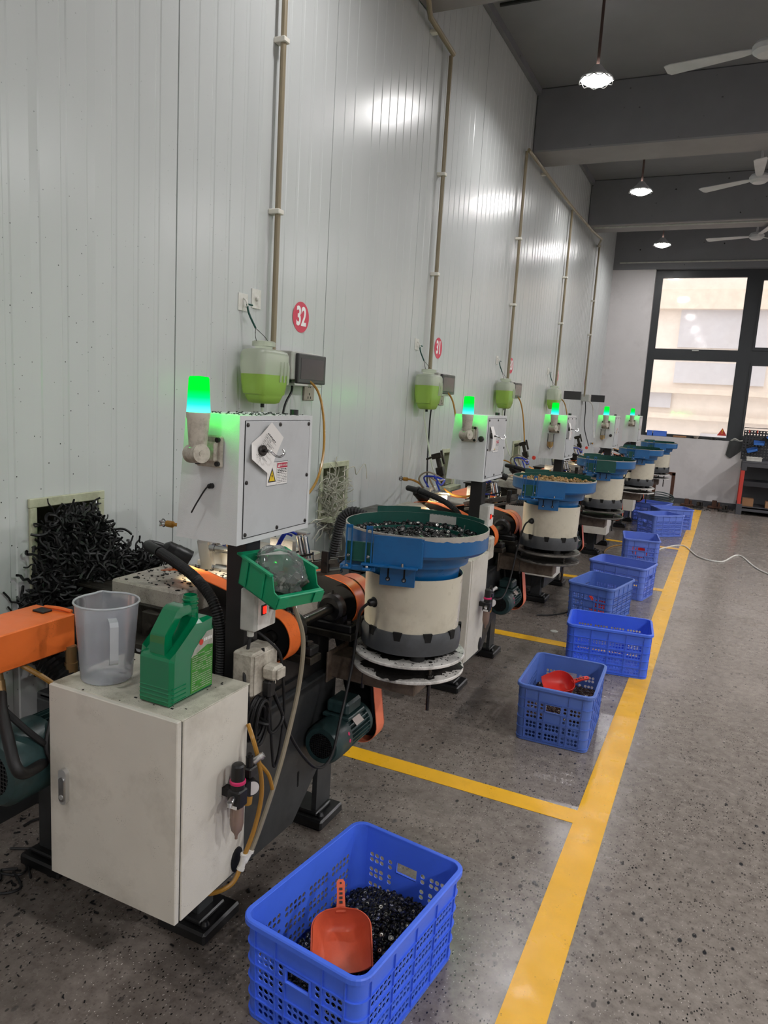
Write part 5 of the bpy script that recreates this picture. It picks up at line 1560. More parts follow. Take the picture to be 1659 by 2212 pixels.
# ------------------------------------------------------------------ scoops
def scoop(name, label, mat, T):
    r = thing(name, label, 'scoop', T.translation)
    OFF[r.name] = Vector(T.translation)
    # local: bowl axis along +x (mouth at +x), handle at -x, opening up
    m = MB(); n, k = 18, 14
    L, wd, dp = .128, .070, .060
    def pt(u, v, s=1.0, inner=0):
        # u 0 back -> 1 mouth ; v -1..1 across
        x = -L / 2 + L * u
        half = wd * (1 - max(0, (.42 - u) / .42) ** 2.2 * .999) ** .5 if u < .42 else wd * (1 + .02 * (u - .42))
        half = max(half, .002)
        y = half * v
        depth = dp * min(1, (u / .16) ** .5 if u < .16 else 1) * (1 - .10 * u)
        zb = -depth * (1 - abs(v) ** 3.6)
        top = 0 - .030 * max(0, (u - .45) / .55) ** 1.3
        z = min(0, zb)
        z = top * abs(v) ** 3.6 + z
        return Vector((x, y * s, z + inner))
    for inn in (0, .0026):
        vs = [pt(i / n, -1 + 2 * j / k, 1 - inn * 14, inn) for i in range(n + 1) for j in range(k + 1)]
        m.add(vs, [(i * (k + 1) + j, (i + 1) * (k + 1) + j, (i + 1) * (k + 1) + j + 1, i * (k + 1) + j + 1) for i in range(n) for j in range(k)], 0, True)
    rim = [pt(i / n, -1) for i in range(n, -1, -1)] + [pt(i / n, 1) for i in range(1, n + 1)]
    m.tube(rim, .0019, 6, sub=1)
    m.v = [tuple(T @ Vector(p)) for p in m.v]
    body = m.build('scoop_bowl', mat, r, sharp=60)
    m = MB()
    for (x0, w0, z0), (x1, w1, z1) in zip([(-.058, .012, -.012), (-.075, .0105, -.006), (-.10, .0095, .003), (-.125, .0105, .006)], [(-.075, .0105, -.006), (-.10, .0095, .003), (-.125, .0105, .006), (-.133, .006, .006)]):
        m.add([(x0, -w0, z0 - .004), (x0, w0, z0 - .004), (x0, w0, z0 + .003), (x0, -w0, z0 + .003), (x1, -w1, z1 - .004), (x1, w1, z1 - .004), (x1, w1, z1 + .003), (x1, -w1, z1 + .003)],
              [(0, 1, 2, 3), (4, 7, 6, 5), (0, 4, 5, 1), (1, 5, 6, 2), (2, 6, 7, 3), (3, 7, 4, 0)])
    m.v = [tuple(T @ Vector(p)) for p in m.v]
    m.build('handle', mat, r)
    m = MB()
    m.cyl((-.122, 0, .0092), (-.122, 0, .0094), .0028, n=10)
    for q in range(4): m.box(-.110 + q * .010, -.104 + q * .010, -.004, .004, .0075 - q * .0028, .0083 - q * .0026)
    m.v = [tuple(T @ Vector(p)) for p in m.v]
    m.build('moulded_mark', M['ink'], r)
    return r
def ax(loc, xdir, up):
    x = Vector(xdir).normalized(); z = Vector(up); y = z.cross(x).normalized(); z = x.cross(y)
    return Matrix(((x.x, y.x, z.x, loc[0]), (x.y, y.y, z.y, loc[1]), (x.z, y.z, z.z, loc[2]), (0, 0, 0, 1)))
scoop('hand_scoop', 'orange hand scoop lying in the nearest blue crate', M['scoop'], ax((1.318, 1.372, .200), (.50, -.85, -.30), (.12, -.28, 1)))
scoop('hand_scoop', 'red hand scoop resting across the second blue crate', M['scoopred'], ax((1.445, 3.20, .222), (-.86, -.50, -.10), (.10, -.30, 1)))
scoop('hand_scoop', 'red hand scoop lying low in the fourth blue crate', M['scoopred'], ax((1.31, 5.15, .09), (.5, -.8, -.1), (0, -.2, 1)))
scoop('hand_scoop', 'red hand scoop in the crate beside the floor cable', M['scoopred'], ax((1.36, 7.24, .13), (.6, -.7, -.1), (0, -.2, 1)))

# ------------------------------------------------------------------ jug
JX, JY, JZ = .708, 1.247, .7375
r = thing('measuring_jug', 'milky translucent measuring jug with a spout on top of the nearest cabinet', 'jug', (JX, JY, JZ))
m = MB(); n = 48
def jr(t, z):
    rr = .0595 + .0135 * (z / .190)
    sp = max(0, (z - .13) / .06) * .014 * math.exp(-((t - PI * .80) / .16) ** 2)
    return rr + sp
hs_ = [0, .004, .02, .06, .10, .13, .145, .16, .175, .190]
vs = []
for z in hs_:
    for k in range(n):
        t = 2 * PI * k / n
        q = jr(t, z) - (.003 if z == 0 else 0)
        vs.append((JX + q * math.cos(t), JY + q * math.sin(t), JZ + z))
m.add(vs, [(i * n + k, i * n + (k + 1) % n, (i + 1) * n + (k + 1) % n, (i + 1) * n + k) for i in range(len(hs_) - 1) for k in range(n)], 0, True)
m.add(vs[:n], [tuple(range(n))])
jb = m.build('jug_body', M['jug'], r)
m = MB(); m.tube([(JX + (jr(2 * PI * k / n, .190) + .001) * math.cos(2 * PI * k / n), JY + (jr(2 * PI * k / n, .190) + .001) * math.sin(2 * PI * k / n), JZ + .190) for k in range(n)], .0026, 6, closed=True, sub=1); m.build('jug_rim', M['jugrim'], r)
m = MB()
a = math.radians(-35)
e1 = Vector((math.cos(a), math.sin(a), 0)); e2 = Vector((-math.sin(a), math.cos(a), 0)); c0 = Vector((JX, JY, JZ))
path = [(.069, .168), (.091, .165), (.097, .155), (.097, .145), (.095, .075), (.093, .067), (.089, .063)]
for (r0, z0), (r1, z1) in zip(path, path[1:]):
    P = [c0 + e1 * rr + e2 * s * .0095 + Vector((0, 0, zz)) + (e1 * t) for rr, zz in ((r0, z0), (r1, z1)) for s in (-1, 1) for t in (0, .004)]
    m.add(P, [(0, 1, 3, 2), (4, 6, 7, 5), (0, 4, 5, 1), (2, 3, 7, 6), (0, 2, 6, 4), (1, 5, 7, 3)])
m.build('jug_handle', M['jugrim'], r)
m = MB()
for k in range(14):
    z = .03 + .009 * k; t0 = math.radians(178)
    for q in range(2 if k % 2 else 3):
        t1 = t0 + q * .05; rr = jr(t1, z) + .0006
        m.box(JX + rr * math.cos(t1) - .0008, JX + rr * math.cos(t1) + .0008, JY + rr * math.sin(t1) - .0025, JY + rr * math.sin(t1) + .0025, JZ + z, JZ + z + .001)
m.build('measure_mark', M['jugrim'], r)

# ------------------------------------------------------------------ canister
KX, KY, KZ = .861, 1.188, .7375
r = thing('oil_canister', 'green plastic oil canister with moulded handle on the nearest cabinet', 'canister', (KX, KY, KZ))
def rprism(m, poly, x0, x1, ch):
    """prism along x with chamfered long edges (poly in y,z, convex enough)"""
    c = Vector((sum(p[0] for p in poly) / len(poly), sum(p[1] for p in poly) / len(poly)))
    ins = []
    n = len(poly)
    for i in range(n):
        p, a, b = Vector(poly[i]), Vector(poly[i - 1]), Vector(poly[(i + 1) % n])
        d = ((a - p).normalized() + (b - p).normalized())
        s = (a - p).normalized().cross((b - p).normalized())
        d = d.normalized() if d.length > 1e-6 else (c - p).normalized()
        if (c - p).dot(d) < 0 and abs(s) < .99: d = d
        ins.append(p + d * ch * 1.3)
    rings = [(x0, ins), (x0 + ch, poly), (x1 - ch, poly), (x1, ins)]
    vs = [(x, q[0], q[1]) for x, pl in rings for q in pl]
    F = [(k * n + i, k * n + (i + 1) % n, (k + 1) * n + (i + 1) % n, (k + 1) * n + i) for k in range(3) for i in range(n)]
    F += [tuple(range(n)), tuple(range(3 * n, 4 * n))]
    m.add([(KX + p[0], KY + p[1], KZ + p[2]) for p in vs], F)
m = MB()
rprism(m, [(.004, 0), (.146, 0), (.150, .004), (.150, .150), (.143, .160), (.128, .172), (.128, .182), (.098, .182), (.086, .168), (.020, .118), (.004, .112), (0, .106), (0, .004)], 0, .098, .008)
kb = m.build('canister_body', M['can'], r)
m = MB()
for k in range(4): m.box(KX + .006, KX + .092, KY - .0015, KY + .06 - .03 * 0, KZ + .010 + .010 * k, KZ + .0145 + .010 * k, 0, .002)
for k in range(4): m.box(KX + .09, KX + .0995, KY + .004, KY + .050, KZ + .010 + .010 * k, KZ + .0145 + .010 * k, 0, .002)
m.build('grip_ridge', M['can'], kb)
m = MB()
hp = [(.012, .085), (.010, .140), (.012, .160), (.050, .206), (.062, .213), (.090, .213), (.098, .206)]
ip = [(.036, .116), (.034, .150), (.060, .184), (.070, .190), (.088, .190)]
outer = hp + [(.100, .190)] + ip[::-1]
m.add([(KX + x, KY + p[0], KZ + p[1]) for x in (.026, .068) for p in outer], [(i, (i + 1) % len(outer), len(outer) + (i + 1) % len(outer), len(outer) + i) for i in range(len(outer))])
nO = len(outer)
# side faces as quads between the outer and inner outlines
oi = [0, 1, 2, 3, 4, 5, 6]; ii = [12, 12, 11, 10, 9, 8, 8]
for s in (0, nO):
    base = [(KX + (.026 if s == 0 else .068), KY + p[0], KZ + p[1]) for p in outer]
    m.add(base, [(0, 1, 2, 11, 12), (2, 3, 10, 11), (3, 4, 9, 10), (4, 5, 8, 9), (5, 6, 7, 8)])
hd = m.build('canister_handle', M['can'], r)
bv = hd.modifiers.new('bevel', 'BEVEL'); bv.width = .004; bv.segments = 2; bv.limit_method = 'ANGLE'
m = MB(); m.lathe([(.019, .178), (.019, .196), (.0165, .198), (.0165, .204), (.019, .2055), (.019, .2085), (.0165, .210), (.0165, .2135), (.019, .215), (.019, .218), (.0165, .2195), (.0165, .226), (.0145, .227), (.0145, .19), (0, .19)], (KX + .048, KY + .118, KZ), n=28)
m.build('neck', M['can'], r)
m = MB()
X = KX + .0985
m.prism([(KY + .064, KZ + .012), (KY + .140, KZ + .012), (KY + .140, KZ + .112), (KY + .120, KZ + .116), (KY + .095, KZ + .108), (KY + .064, KZ + .098)], 'x', X - .001, X + .0003, 0)
m.prism([(KY + .064, KZ + .098), (KY + .095, KZ + .108), (KY + .120, KZ + .116), (KY + .140, KZ + .112), (KY + .140, KZ + .148), (KY + .118, KZ + .148), (KY + .075, KZ + .115)], 'x', X - .001, X + .0003, 1)
random.seed(4)
for k in range(17):
    z = KZ + .018 + .0052 * k; y = KY + .068
    while y < KY + .134:
        w = random.uniform(.004, .02)
        if random.random() < .85: m.box(X, X + .0006, y, min(y + w, KY + .137), z, z + .0014, 2)
        y += w + .002
m.lathe([(0, .0008), (.007, .0008), (.007, 0)], (X, KY + .098, KZ + .127), (1, 0, 0), n=16, mi=3)
for k in range(5): m.box(X, X + .0007, KY + .108 + .006 * k, KY + .112 + .006 * k, KZ + .127, KZ + .134, 4)
m.build('paper_label', [M['lblgreen'], M['lblgrey'], M['lblgrey'], M['benchred'], M['paper']], r)

# ------------------------------------------------------------------ green bin with a bag, hung on the post
T = Matrix.Translation((.930, 1.462, .962)) @ Matrix.Rotation(-.34, 4, 'Z') @ Matrix.Rotation(.20, 4, 'Y')
r = thing('parts_bin', 'green stacking parts bin hung on the post above the switch box', 'bin', T.translation)
L_, W_, H_ = .165, .135, .078
m = MB(); m.T = T; t_ = .0028
sidep = [(0, 0), (L_ - .008, 0), (L_, .035), (L_ - .022, .040), (L_ - .040, H_), (0, H_)]
for y in (0, W_ - t_):
    m.add([(p[0], y + d, p[1]) for d in (0, t_) for p in sidep], [(i, (i + 1) % 6, 6 + (i + 1) % 6, 6 + i) for i in range(6)] + [(0, 1, 2, 3, 4, 5), (11, 10, 9, 8, 7, 6)])
m.box(0, L_ - .008, 0, W_, 0, t_); m.box(0, t_, 0, W_, 0, H_)
m.add([(L_ - .008 + .0, y, 0) for y in (0, W_)] + [(L_, y, .035) for y in (0, W_)] + [(L_ - .008 - t_, y, 0) for y in (0, W_)] + [(L_ - t_, y, .035) for y in (0, W_)], [(0, 1, 3, 2), (4, 6, 7, 5), (2, 3, 7, 6), (0, 4, 5, 1)])
m.build('bin_shell', M['bin'], r)
m = MB(); m.T = T
m.box(-.012, L_ - .038, -.007, .003, H_ - .004, H_ + .001); m.box(-.012, L_ - .038, W_ - .003, W_ + .007, H_ - .004, H_ + .001); m.box(-.014, .003, -.007, W_ + .007, H_ - .004, H_ + .001)
for x in (.018, .088):
    m.box(x, x + .016, -.005, 0, .004, H_ - .004, 0, .002); m.box(x, x + .016, W_, W_ + .005, .004, H_ - .004, 0, .002)
m.box(L_ - .01, L_ + .004, -.001, W_ + .001, .032, .038, 0, .002)
for y in (0, W_ - .026): m.add([(L_ - .005 + dx, y + dy, z) for z, dx in ((.004, 0), (.034, .006)) for dy in (0, .026) for dx in (dx, dx + .003)], [(0, 1, 3, 2), (4, 6, 7, 5), (0, 4, 5, 1), (2, 3, 7, 6), (0, 2, 6, 4), (1, 5, 7, 3)])
m.build('bin_rim', M['bin'], r)
# bag
r2 = thing('plastic_bag', 'crumpled clear plastic bag of parts bulging out of the green bin', 'bag', T @ Vector((.07, .06, .05)))
m = MB(); random.seed(21); nu, nv = 26, 16
vs = []
from mathutils import noise as mn
for i in range(nu):
    for j in range(nv + 1):
        u, v = 2 * PI * i / nu, PI * j / nv
        d = Vector((math.sin(v) * math.cos(u), math.sin(v) * math.sin(u), math.cos(v)))
        k = 1 + .20 * mn.noise(d * 2.6 + Vector((3, 1, 2))) + .10 * abs(mn.noise(d * 7.0)) + .05 * abs(mn.noise(d * 14))
        p = Vector((.076 + .074 * d.x * k, .066 + .056 * d.y * k, .060 + .050 * d.z * k - .012 * d.x))
        p.z = max(p.z, .005)
        vs.append(T @ p)
m.add(vs, [(i * (nv + 1) + j, ((i + 1) % nu) * (nv + 1) + j, ((i + 1) % nu) * (nv + 1) + j + 1, i * (nv + 1) + j + 1) for i in range(nu) for j in range(nv)], 0, True)
m.build('bag_film', M['bag'], r2, sharp=20)
m = MB()
for k in range(16):
    c = T @ Vector((.105 + random.uniform(-.035, .03), .066 + random.uniform(-.03, .03), .028 + random.uniform(-.012, .02)))
    d = Vector((random.uniform(-1, 1), random.uniform(-1, 1), random.uniform(-1, 1))).normalized()
    m.cyl(c, c + d * .022, random.uniform(.006, .011), n=10)
m.T = T; m.quad([(.01, .03, .075), (.055, .02, .098), (.075, .09, .10), (.02, .10, .085)], 1)
m.build('bag_contents', [M['track'], M['paper']], r2)

# ------------------------------------------------------------------ note and magnetic hook on the control box
X = .9482
r = thing('paper_note', 'creased white paper note with a printed table pinned to the nearest control box', 'note', (X, 1.53, 1.29))
m = MB()
P = {'t': (1.543, 1.366), 'r': (1.602, 1.326), 'rb': (1.578, 1.275), 'b': (1.545, 1.231), 'lb': (1.462, 1.277), 'l': (1.474, 1.315), 'tl': (1.512, 1.334)}
Q = lambda k, d: (X + d, P[k][0], P[k][1])
m.add([Q('t', .012), Q('r', .010), Q('rb', .002), Q('b', .010), Q('lb', .012), Q('l', .001), Q('tl', .002), (X + .0008, 1.53, 1.29)],
      [(7, 0, 1), (7, 1, 2), (7, 2, 3), (7, 3, 4), (7, 4, 5), (7, 5, 6), (7, 6, 0)])
m.build('sheet', M['paper'], r)
m = MB(); random.seed(8)
ux = Vector((.82, -.57)); uy = Vector((-.57, -.82))       # reading direction and line direction in the panel plane
def onsheet(p): return (X + .0024 + max(0, (abs(p[0] - 1.53) + abs(p[1] - 1.29)) * .11), p[0], p[1])
def stroke(p, q, w):
    p, q = Vector(p), Vector(q); d = (q - p).normalized(); nn = Vector((-d.y, d.x)) * w
    m.add([onsheet(p + nn), onsheet(q + nn), onsheet(q - nn), onsheet(p - nn)], [(0, 1, 2, 3)])
o0 = Vector((1.527, 1.348))
for k in range(9):
    p = o0 + uy * (.010 + .0105 * k); stroke(p + ux * (.006 - .001 * k), p + ux * (.060 - .001 * k), .0003)
stroke(o0 + ux * .026 + uy * .01, o0 + ux * .018 + uy * .094, .0003)
for k in range(8):
    p = o0 + uy * (.0145 + .0105 * k)
    for q in range(4): stroke(p + ux * (.008 + .0035 * q), p + ux * (.010 + .0035 * q) + uy * random.uniform(-.002, .002), .0009)
    for q in range(random.randint(2, 6)): stroke(p + ux * (.030 + .0045 * q) - uy * .002, p + ux * (.031 + .0045 * q) + uy * random.uniform(0, .003), .0008)
for q in range(7): stroke(o0 + ux * (.012 + .006 * q) + uy * .004, o0 + ux * (.016 + .006 * q) + uy * (.005 + random.uniform(-.002, .002)), .0013)
m.build('table_print', M['ink'], r)
r = thing('magnetic_hook', 'chrome magnetic hook holding the paper note on the control box', 'hook', (X + .004, 1.515, 1.296))
hk = []
m = MB(); m.lathe([(0, 0), (.0125, 0), (.0135, .003), (.0135, .008), (.012, .0095), (0, .0095)], (X + .0035, 1.513, 1.296), (1, -.1, 0), n=26); m.cyl((X + .012, 1.512, 1.296), (X + .026, 1.511, 1.296), .004, n=10); m.build('magnet', M['darksteel'], r)
m = MB(); m.tube([(X + .026, 1.511, 1.296), (X + .034, 1.512, 1.294), (X + .044, 1.518, 1.285), (X + .052, 1.527, 1.284), (X + .056, 1.536, 1.292), (X + .052, 1.535, 1.302)], .0028, 8); m.build('hook', M['steel'], r)
for i, yy in ((1, 1.50), (2, 1.60)):
    d = Vector(MDX[i])
    r = thing('magnetic_hook', 'chrome magnetic hook on the control box of %s' % ORD[i], 'hook', Vector((X, 1.52, 1.28)) + d)
    m = MB(); q = Vector((X, 1.50, 1.285)) + d
    m.cyl(q, q + Vector((.009, 0, 0)), .0135, n=20); m.cyl(q + Vector((.009, 0, 0)), q + Vector((.024, 0, 0)), .004, n=8); m.build('magnet', M['darksteel'], r)
    m = MB(); m.tube([q + Vector(v) for v in ((.024, 0, 0), (.04, .004, -.004), (.058, .012, -.012), (.066, .02, -.004), (.060, .02, .008))], .003, 8); m.build('hook', M['steel'], r)
    r = thing('paper_note', 'curled pale note hanging on the control box of %s' % ORD[i], 'note', q)
    m = MB()
    n = 6
    vs = []
    for k in range(n + 1):
        t = k / n
        for s in (-.026, .026): vs.append(q + Vector((.003 + .016 * math.sin(t * 2.6), s + .012 * (t - .5), .045 - .115 * t)))
    m.add(vs, [(2 * k, 2 * k + 1, 2 * k + 3, 2 * k + 2) for k in range(n)], 0, True); m.build('sheet', M['paper'], r)
# zip tie stub on the box front
m = MB(); m.cyl((.868, 1.4295, 1.205), (.868, 1.417, 1.205), .007, .006, 10); m.tube([(.872, 1.42, 1.212), (.86, 1.412, 1.196), (.838, 1.408, 1.160), (.824, 1.407, 1.136)], .0022, 6)
tag(m.build('cable_tie', M['black'], origin=(.868, 1.42, 1.2)), 'black cable tie stub sticking out of the nearest control box front', 'cable tie')
m = MB()
random.seed(31)
for k in range(170):
    x, y = random.uniform(.79, .94), random.uniform(1.44, 1.76)
    s = random.uniform(.0012, .0035); m.box(x, x + s, y, y + s * random.uniform(.6, 2), 1.3812, 1.3812 + s * .7)
tag(m.build('rubber_crumbs', M['swarf'], origin=(.86, 1.6, 1.3812)), 'black rubber crumbs scattered on top of the nearest control box', 'crumbs', None, 'stuff')
m = MB()
for k in range(150):
    x, y = random.uniform(.37, .61), random.uniform(1.61, 1.89)
    s = random.uniform(.002, .006); m.box(x, x + s * random.uniform(.6, 2), y, y + s, .8522, .8522 + s * .6)
for k in range(40):
    x, y = random.uniform(.63, 1.0), random.uniform(1.16, 1.39)
    s = random.uniform(.0015, .004); m.box(x, x + s * random.uniform(.6, 2), y, y + s, .7366, .7366 + s * .4)
tag(m.build('rubber_crumbs', M['swarf'], origin=(.5, 1.7, .852)), 'black rubber crumbs scattered over the nearest headstock and cabinet top', 'crumbs', None, 'stuff')
m = MB(); random.seed(33)
for k in range(620):
    x, y = random.uniform(.02, .9), random.uniform(.75, 1.8)
    if x > .5 and random.random() < .6: continue
    s = random.uniform(.0015, .0045) if y < 1.25 else random.uniform(.003, .009); a = random.uniform(0, PI)
    m.T = Matrix.Translation((x, y, .001)) @ Matrix.Rotation(a, 4, 'Z'); m.box(-s * random.uniform(.5, 1.4), s, -s * .3, s * .3, 0, s * .35)
m.T = None
for k in range(10):
    x, y = random.uniform(.05, .3), random.uniform(1.2, 1.75)
    m.tube([(x + random.uniform(-.05, .05), y + .03 * q, .006) for q in range(5)], .004, 5)
tag(m.build('floor_swarf', M['swarf'], origin=(.2, 1.3, 0)), 'black rubber swarf strewn on the floor by the wall', 'swarf', None, 'stuff')

# ------------------------------------------------------------------ swarf bulging out of the wall opening, white shavings in the next
random.seed(41)
m = MB()
def blob(cx, cy, cz, rx_, ry_, rz_):
    while True:
        v = Vector((random.uniform(-1, 1), random.uniform(-1, 1), random.uniform(-1, 1)))
        if v.length < 1: return Vector((cx + v.x * rx_, cy + v.y * ry_, cz + v.z * rz_))
def tangle(n, regions, r0, r1, seg, step, curl=.9):
    for k in range(n):
        p = blob(*random.choice(regions)); d = Vector((random.uniform(-1, 1), random.uniform(-1, 1), random.uniform(-1, 1))).normalized()
        pts_ = [p.copy()]
        for s in range(seg):
            d = (d + curl * Vector((random.uniform(-1, 1), random.uniform(-1, 1), random.uniform(-1, 1)))).normalized()
            p = p + d * step; 
            if p.x < .012: p.x = .012
            pts_.append(p.copy())
        m.tube(pts_, random.uniform(r0, r1), 4, sub=2, caps=False)
reg = [(.06, 1.76, .83, .06, .125, .10), (.11, 1.74, .80, .09, .15, .09), (.15, 1.82, .80, .08, .13, .07), (.08, 1.65, .72, .06, .09, .12), (.06, 1.60, .64, .05, .05, .10), (.05, 1.76, .88, .05, .12, .07), (.16, 1.93, .78, .05, .06, .05), (.03, 1.76, .93, .03, .11, .04)]
tangle(2100, reg, .0020, .0052, 7, .016)
tag(m.build('rubber_swarf', M['swarf'], origin=(.08, 1.75, .8)), 'tangled mass of black rubber swarf spilling from the wall opening', 'swarf', None, 'stuff')
m = MB()
m.lathe([(0, -.08), (.06, -.06), (.085, 0), (.07, .05), (0, .07)], (.06, 1.75, .82), n=16); m.lathe([(0, -.11), (.04, -.08), (.05, 0), (.04, .06), (0, .08)], (.05, 1.63, .67), n=12)
tag(m.build('swarf_core', M['swarf'], origin=(.08, 1.74, .8)), 'dense black core of the rubber swarf heap in the wall opening', 'swarf', None, 'stuff')
m = MB(); random.seed(42)
reg = [(-.02, 3.56, .92, .05, .08, .09), (.03, 3.53, .86, .04, .05, .09), (.04, 3.53, .74, .03, .05, .05)]
tangle(120, reg, .0022, .0038, 8, .02, .55)
m.tube([(.02, 3.68, 1.0), (.06, 3.74, 1.03), (.05, 3.80, .98), (.07, 3.86, 1.04), (.08, 3.88, .95)], .003, 5)
m.tube([(.05, 3.50, .78), (.07, 3.56, .70), (.05, 3.52, .64), (.07, 3.60, .60), (.06, 3.56, .54)], .004, 5); m.tube([(.05, 3.48, .76), (.09, 3.54, .68), (.06, 3.62, .66), (.08, 3.60, .56)], .004, 5)
tag(m.build('white_shavings', M['shaving'], origin=(0, 3.56, .9)), 'white curly rubber shavings spilling from the second wall opening', 'shavings', None, 'stuff')

# ------------------------------------------------------------------ plugs, cables and hoses round the nearest post
r = thing('power_plug', 'grimy white plug adaptor pushed into the socket box on the post', 'plug', (1.0, 1.49, .73))
m = MB(); m.box(.994, 1.035, 1.482, 1.53, .715, .752, 0, .007); m.box(1.035, 1.042, 1.488, 1.524, .72, .747, 0, .002); m.build('plug_body', M['dirtywhite'], r)
m = MB(); m.box(.994, 1.02, 1.485, 1.515, .665, .712, 0, .006); m.cyl((1.008, 1.5, .665), (1.008, 1.5, .63), .008, n=10); m.build('adapter', M['black'], r)
random.seed(51)
m = MB()
for k in range(9):
    cx, cz, rz_, ry_ = .975 + .004 * k, .605 + random.uniform(-.01, .01), .055 + random.uniform(-.006, .01), .016 + random.uniform(0, .012)
    m.tube([(cx + .006 * math.sin(q), 1.475 + ry_ * math.cos(q), cz + rz_ * math.sin(q)) for q in [2 * PI * j / 10 for j in range(10)]], .0042, 6, closed=True, sub=3)
m.tube([(.972, 1.462, .61), (1.02, 1.48, .6), (.98, 1.50, .605)], .0045, 6)
tag(m.build('cable_coil', M['rubber'], origin=(.98, 1.475, .6)), 'coiled bundle of black cable hanging below the socket box', 'cable')
cable('power_cable', [(.952, 1.49, .822), (.955, 1.47, .76), (.97, 1.445, .72), (.985, 1.443, .67), (.98, 1.455, .62)], .0045, M['rubber'], 'black cable looping from the switch box past the socket box', 'cable')
cable('power_cable', [(.955, 1.52, .822), (.985, 1.53, .80), (1.005, 1.55, .765), (1.01, 1.56, .70), (1.012, 1.57, .60), (1.015, 1.55, .50), (1.01, 1.535, .455), (1.005, 1.53, .50), (1.0, 1.52, .62)], .004, M['rubber'], 'thin black cable hanging in a narrow loop beside the post', 'cable')
cable('power_cable', [(1.008, 1.5, .63), (1.01, 1.505, .57), (1.012, 1.53, .56), (1.014, 1.56, .59), (.95, 1.6, .64), (.92, 1.66, .66)], .0045, M['rubber'], 'black cable running from the plug back to the machine bed', 'cable')
cable('air_hose', [(.99, 1.60, .93), (1.035, 1.57, .885), (1.05, 1.59, .80), (1.052, 1.575, .68), (1.055, 1.525, .56), (1.055, 1.47, .45), (1.05, 1.41, .345), (1.046, 1.385, .305)], .0062, M['clearhose'], 'clear air hose running from behind the green bin down to the white splitter', 'hose')
cable('air_hose', [(1.02, 1.395, .635), (1.045, 1.385, .60), (1.055, 1.40, .53), (1.055, 1.412, .45), (1.05, 1.395, .37), (1.042, 1.365, .305)], .0058, M['amber'], 'amber air hose from the regulator down to the white splitter', 'hose')
cable('air_hose', [(1.055, 1.398, .54), (1.065, 1.425, .50), (1.068, 1.44, .455)], .005, M['amber'], 'short loose end of amber hose beside the regulator', 'hose')
cable('air_hose', [(1.038, 1.355, .275), (1.03, 1.33, .245), (.99, 1.30, .225), (.93, 1.30, .22)], .0058, M['amber'], 'amber air hose leaving the white splitter under the cabinet', 'hose')
r = thing('hose_splitter', 'white Y shaped push fitting joining the hoses at the cabinet corner', 'fitting', (1.045, 1.37, .29))
m = MB(); m.cyl((1.038, 1.357, .275), (1.041, 1.364, .295), .0085, n=14); m.cyl((1.040, 1.362, .288), (1.042, 1.365, .31), .008, n=14); m.cyl((1.041, 1.366, .288), (1.046, 1.384, .31), .008, n=14)
for p, q in (((1.0375, 1.356, .272), (1.0385, 1.358, .278)), ((1.0418, 1.3648, .306), (1.0422, 1.3652, .312)), ((1.0455, 1.3825, .306), (1.0463, 1.3848, .312))): m.cyl(p, q, .0098, n=14)
m.build('fitting_body', M['white'], r)

# ------------------------------------------------------------------ end of the hall: sill clutter, bench, debris
def sill_thing(name, lab, cat, build_, mat):
    m = MB(); build_(m)
    v = Vector(m.v[0])
    return tag(m.build(name, mat, origin=(v.x, v.y, 1.056)), lab, cat)
def basket(m, x0, x1, y0, y1, z, h):
    m.box(x0, x1, y0, y0 + .004, z, z + h); m.box(x0, x1, y1 - .004, y1, z, z + h); m.box(x0, x0 + .004, y0, y1, z, z + h); m.box(x1 - .004, x1, y0, y1, z, z + h); m.box(x0, x1, y0, y1, z, z + .004)
    for k in range(int((x1 - x0) / .025)): m.box(x0 + .012 + .025 * k, x0 + .016 + .025 * k, y0 - .003, y0, z, z + h)
    m.box(x0 - .004, x1 + .004, y0 - .005, y0, z + h - .008, z + h)
sill_thing('small_basket', 'bright blue basket at the left end of the window sill', 'basket', lambda m: basket(m, .80, .885, 12.605, 12.69, 1.056, .085), M['skyblue'])
sill_thing('small_basket', 'bright blue basket second along the window sill', 'basket', lambda m: basket(m, .895, 1.10, 12.605, 12.69, 1.056, .085), M['skyblue'])
sill_thing('wooden_block', 'brown wooden piece on the window sill right of the blue baskets', 'block', lambda m: m.box(1.20, 1.40, 12.61, 12.69, 1.056, 1.085, 0, .006), M['cardboard'])
sill_thing('pan', 'round shallow tan pan in the middle of the window sill', 'pan', lambda m: m.lathe([(0, 1.058), (.06, 1.058), (.085, 1.095), (.082, 1.097), (.058, 1.064), (0, 1.064)], (1.545, 12.655, 0), n=24, sy=.5, sx=1), M['worn'])
sill_thing('pan', 'dark shallow pan on the window sill, right of the tan pan', 'pan', lambda m: m.lathe([(0, 1.058), (.06, 1.058), (.085, 1.085), (.082, 1.087), (.058, 1.064), (0, 1.064)], (1.80, 12.655, 0), n=24, sy=.5), M['darksteel'])
sill_thing('rag', 'crumpled pale rag at the window mullion end of the sill', 'rag', lambda m: [m.tube([(2.05 + .01 * k, 12.64, 1.062 + .006 * k), (2.10, 12.62 + .01 * k, 1.10 - .006 * k), (2.17, 12.64, 1.07), (2.22, 12.65, 1.08)], .010, 6) for k in range(4)], M['hous'])
random.seed(61)
def scraps(m):
    for k in range(26):
        x = random.uniform(1.15, 2.0); m.tube([(x, 12.66, 1.06), (x + .03, 12.64, 1.062 + random.uniform(.003, .02)), (x + .07, 12.67, 1.06)], .003, 5)
tag((lambda m: (scraps(m), m.build('wire_scraps', M['darksteel'], origin=(1.5, 12.65, 1.06)))[1])(MB()), 'thin wire scraps strewn along the window sill', 'scraps', None, 'stuff')
m = MB(); n = 10; vs = []
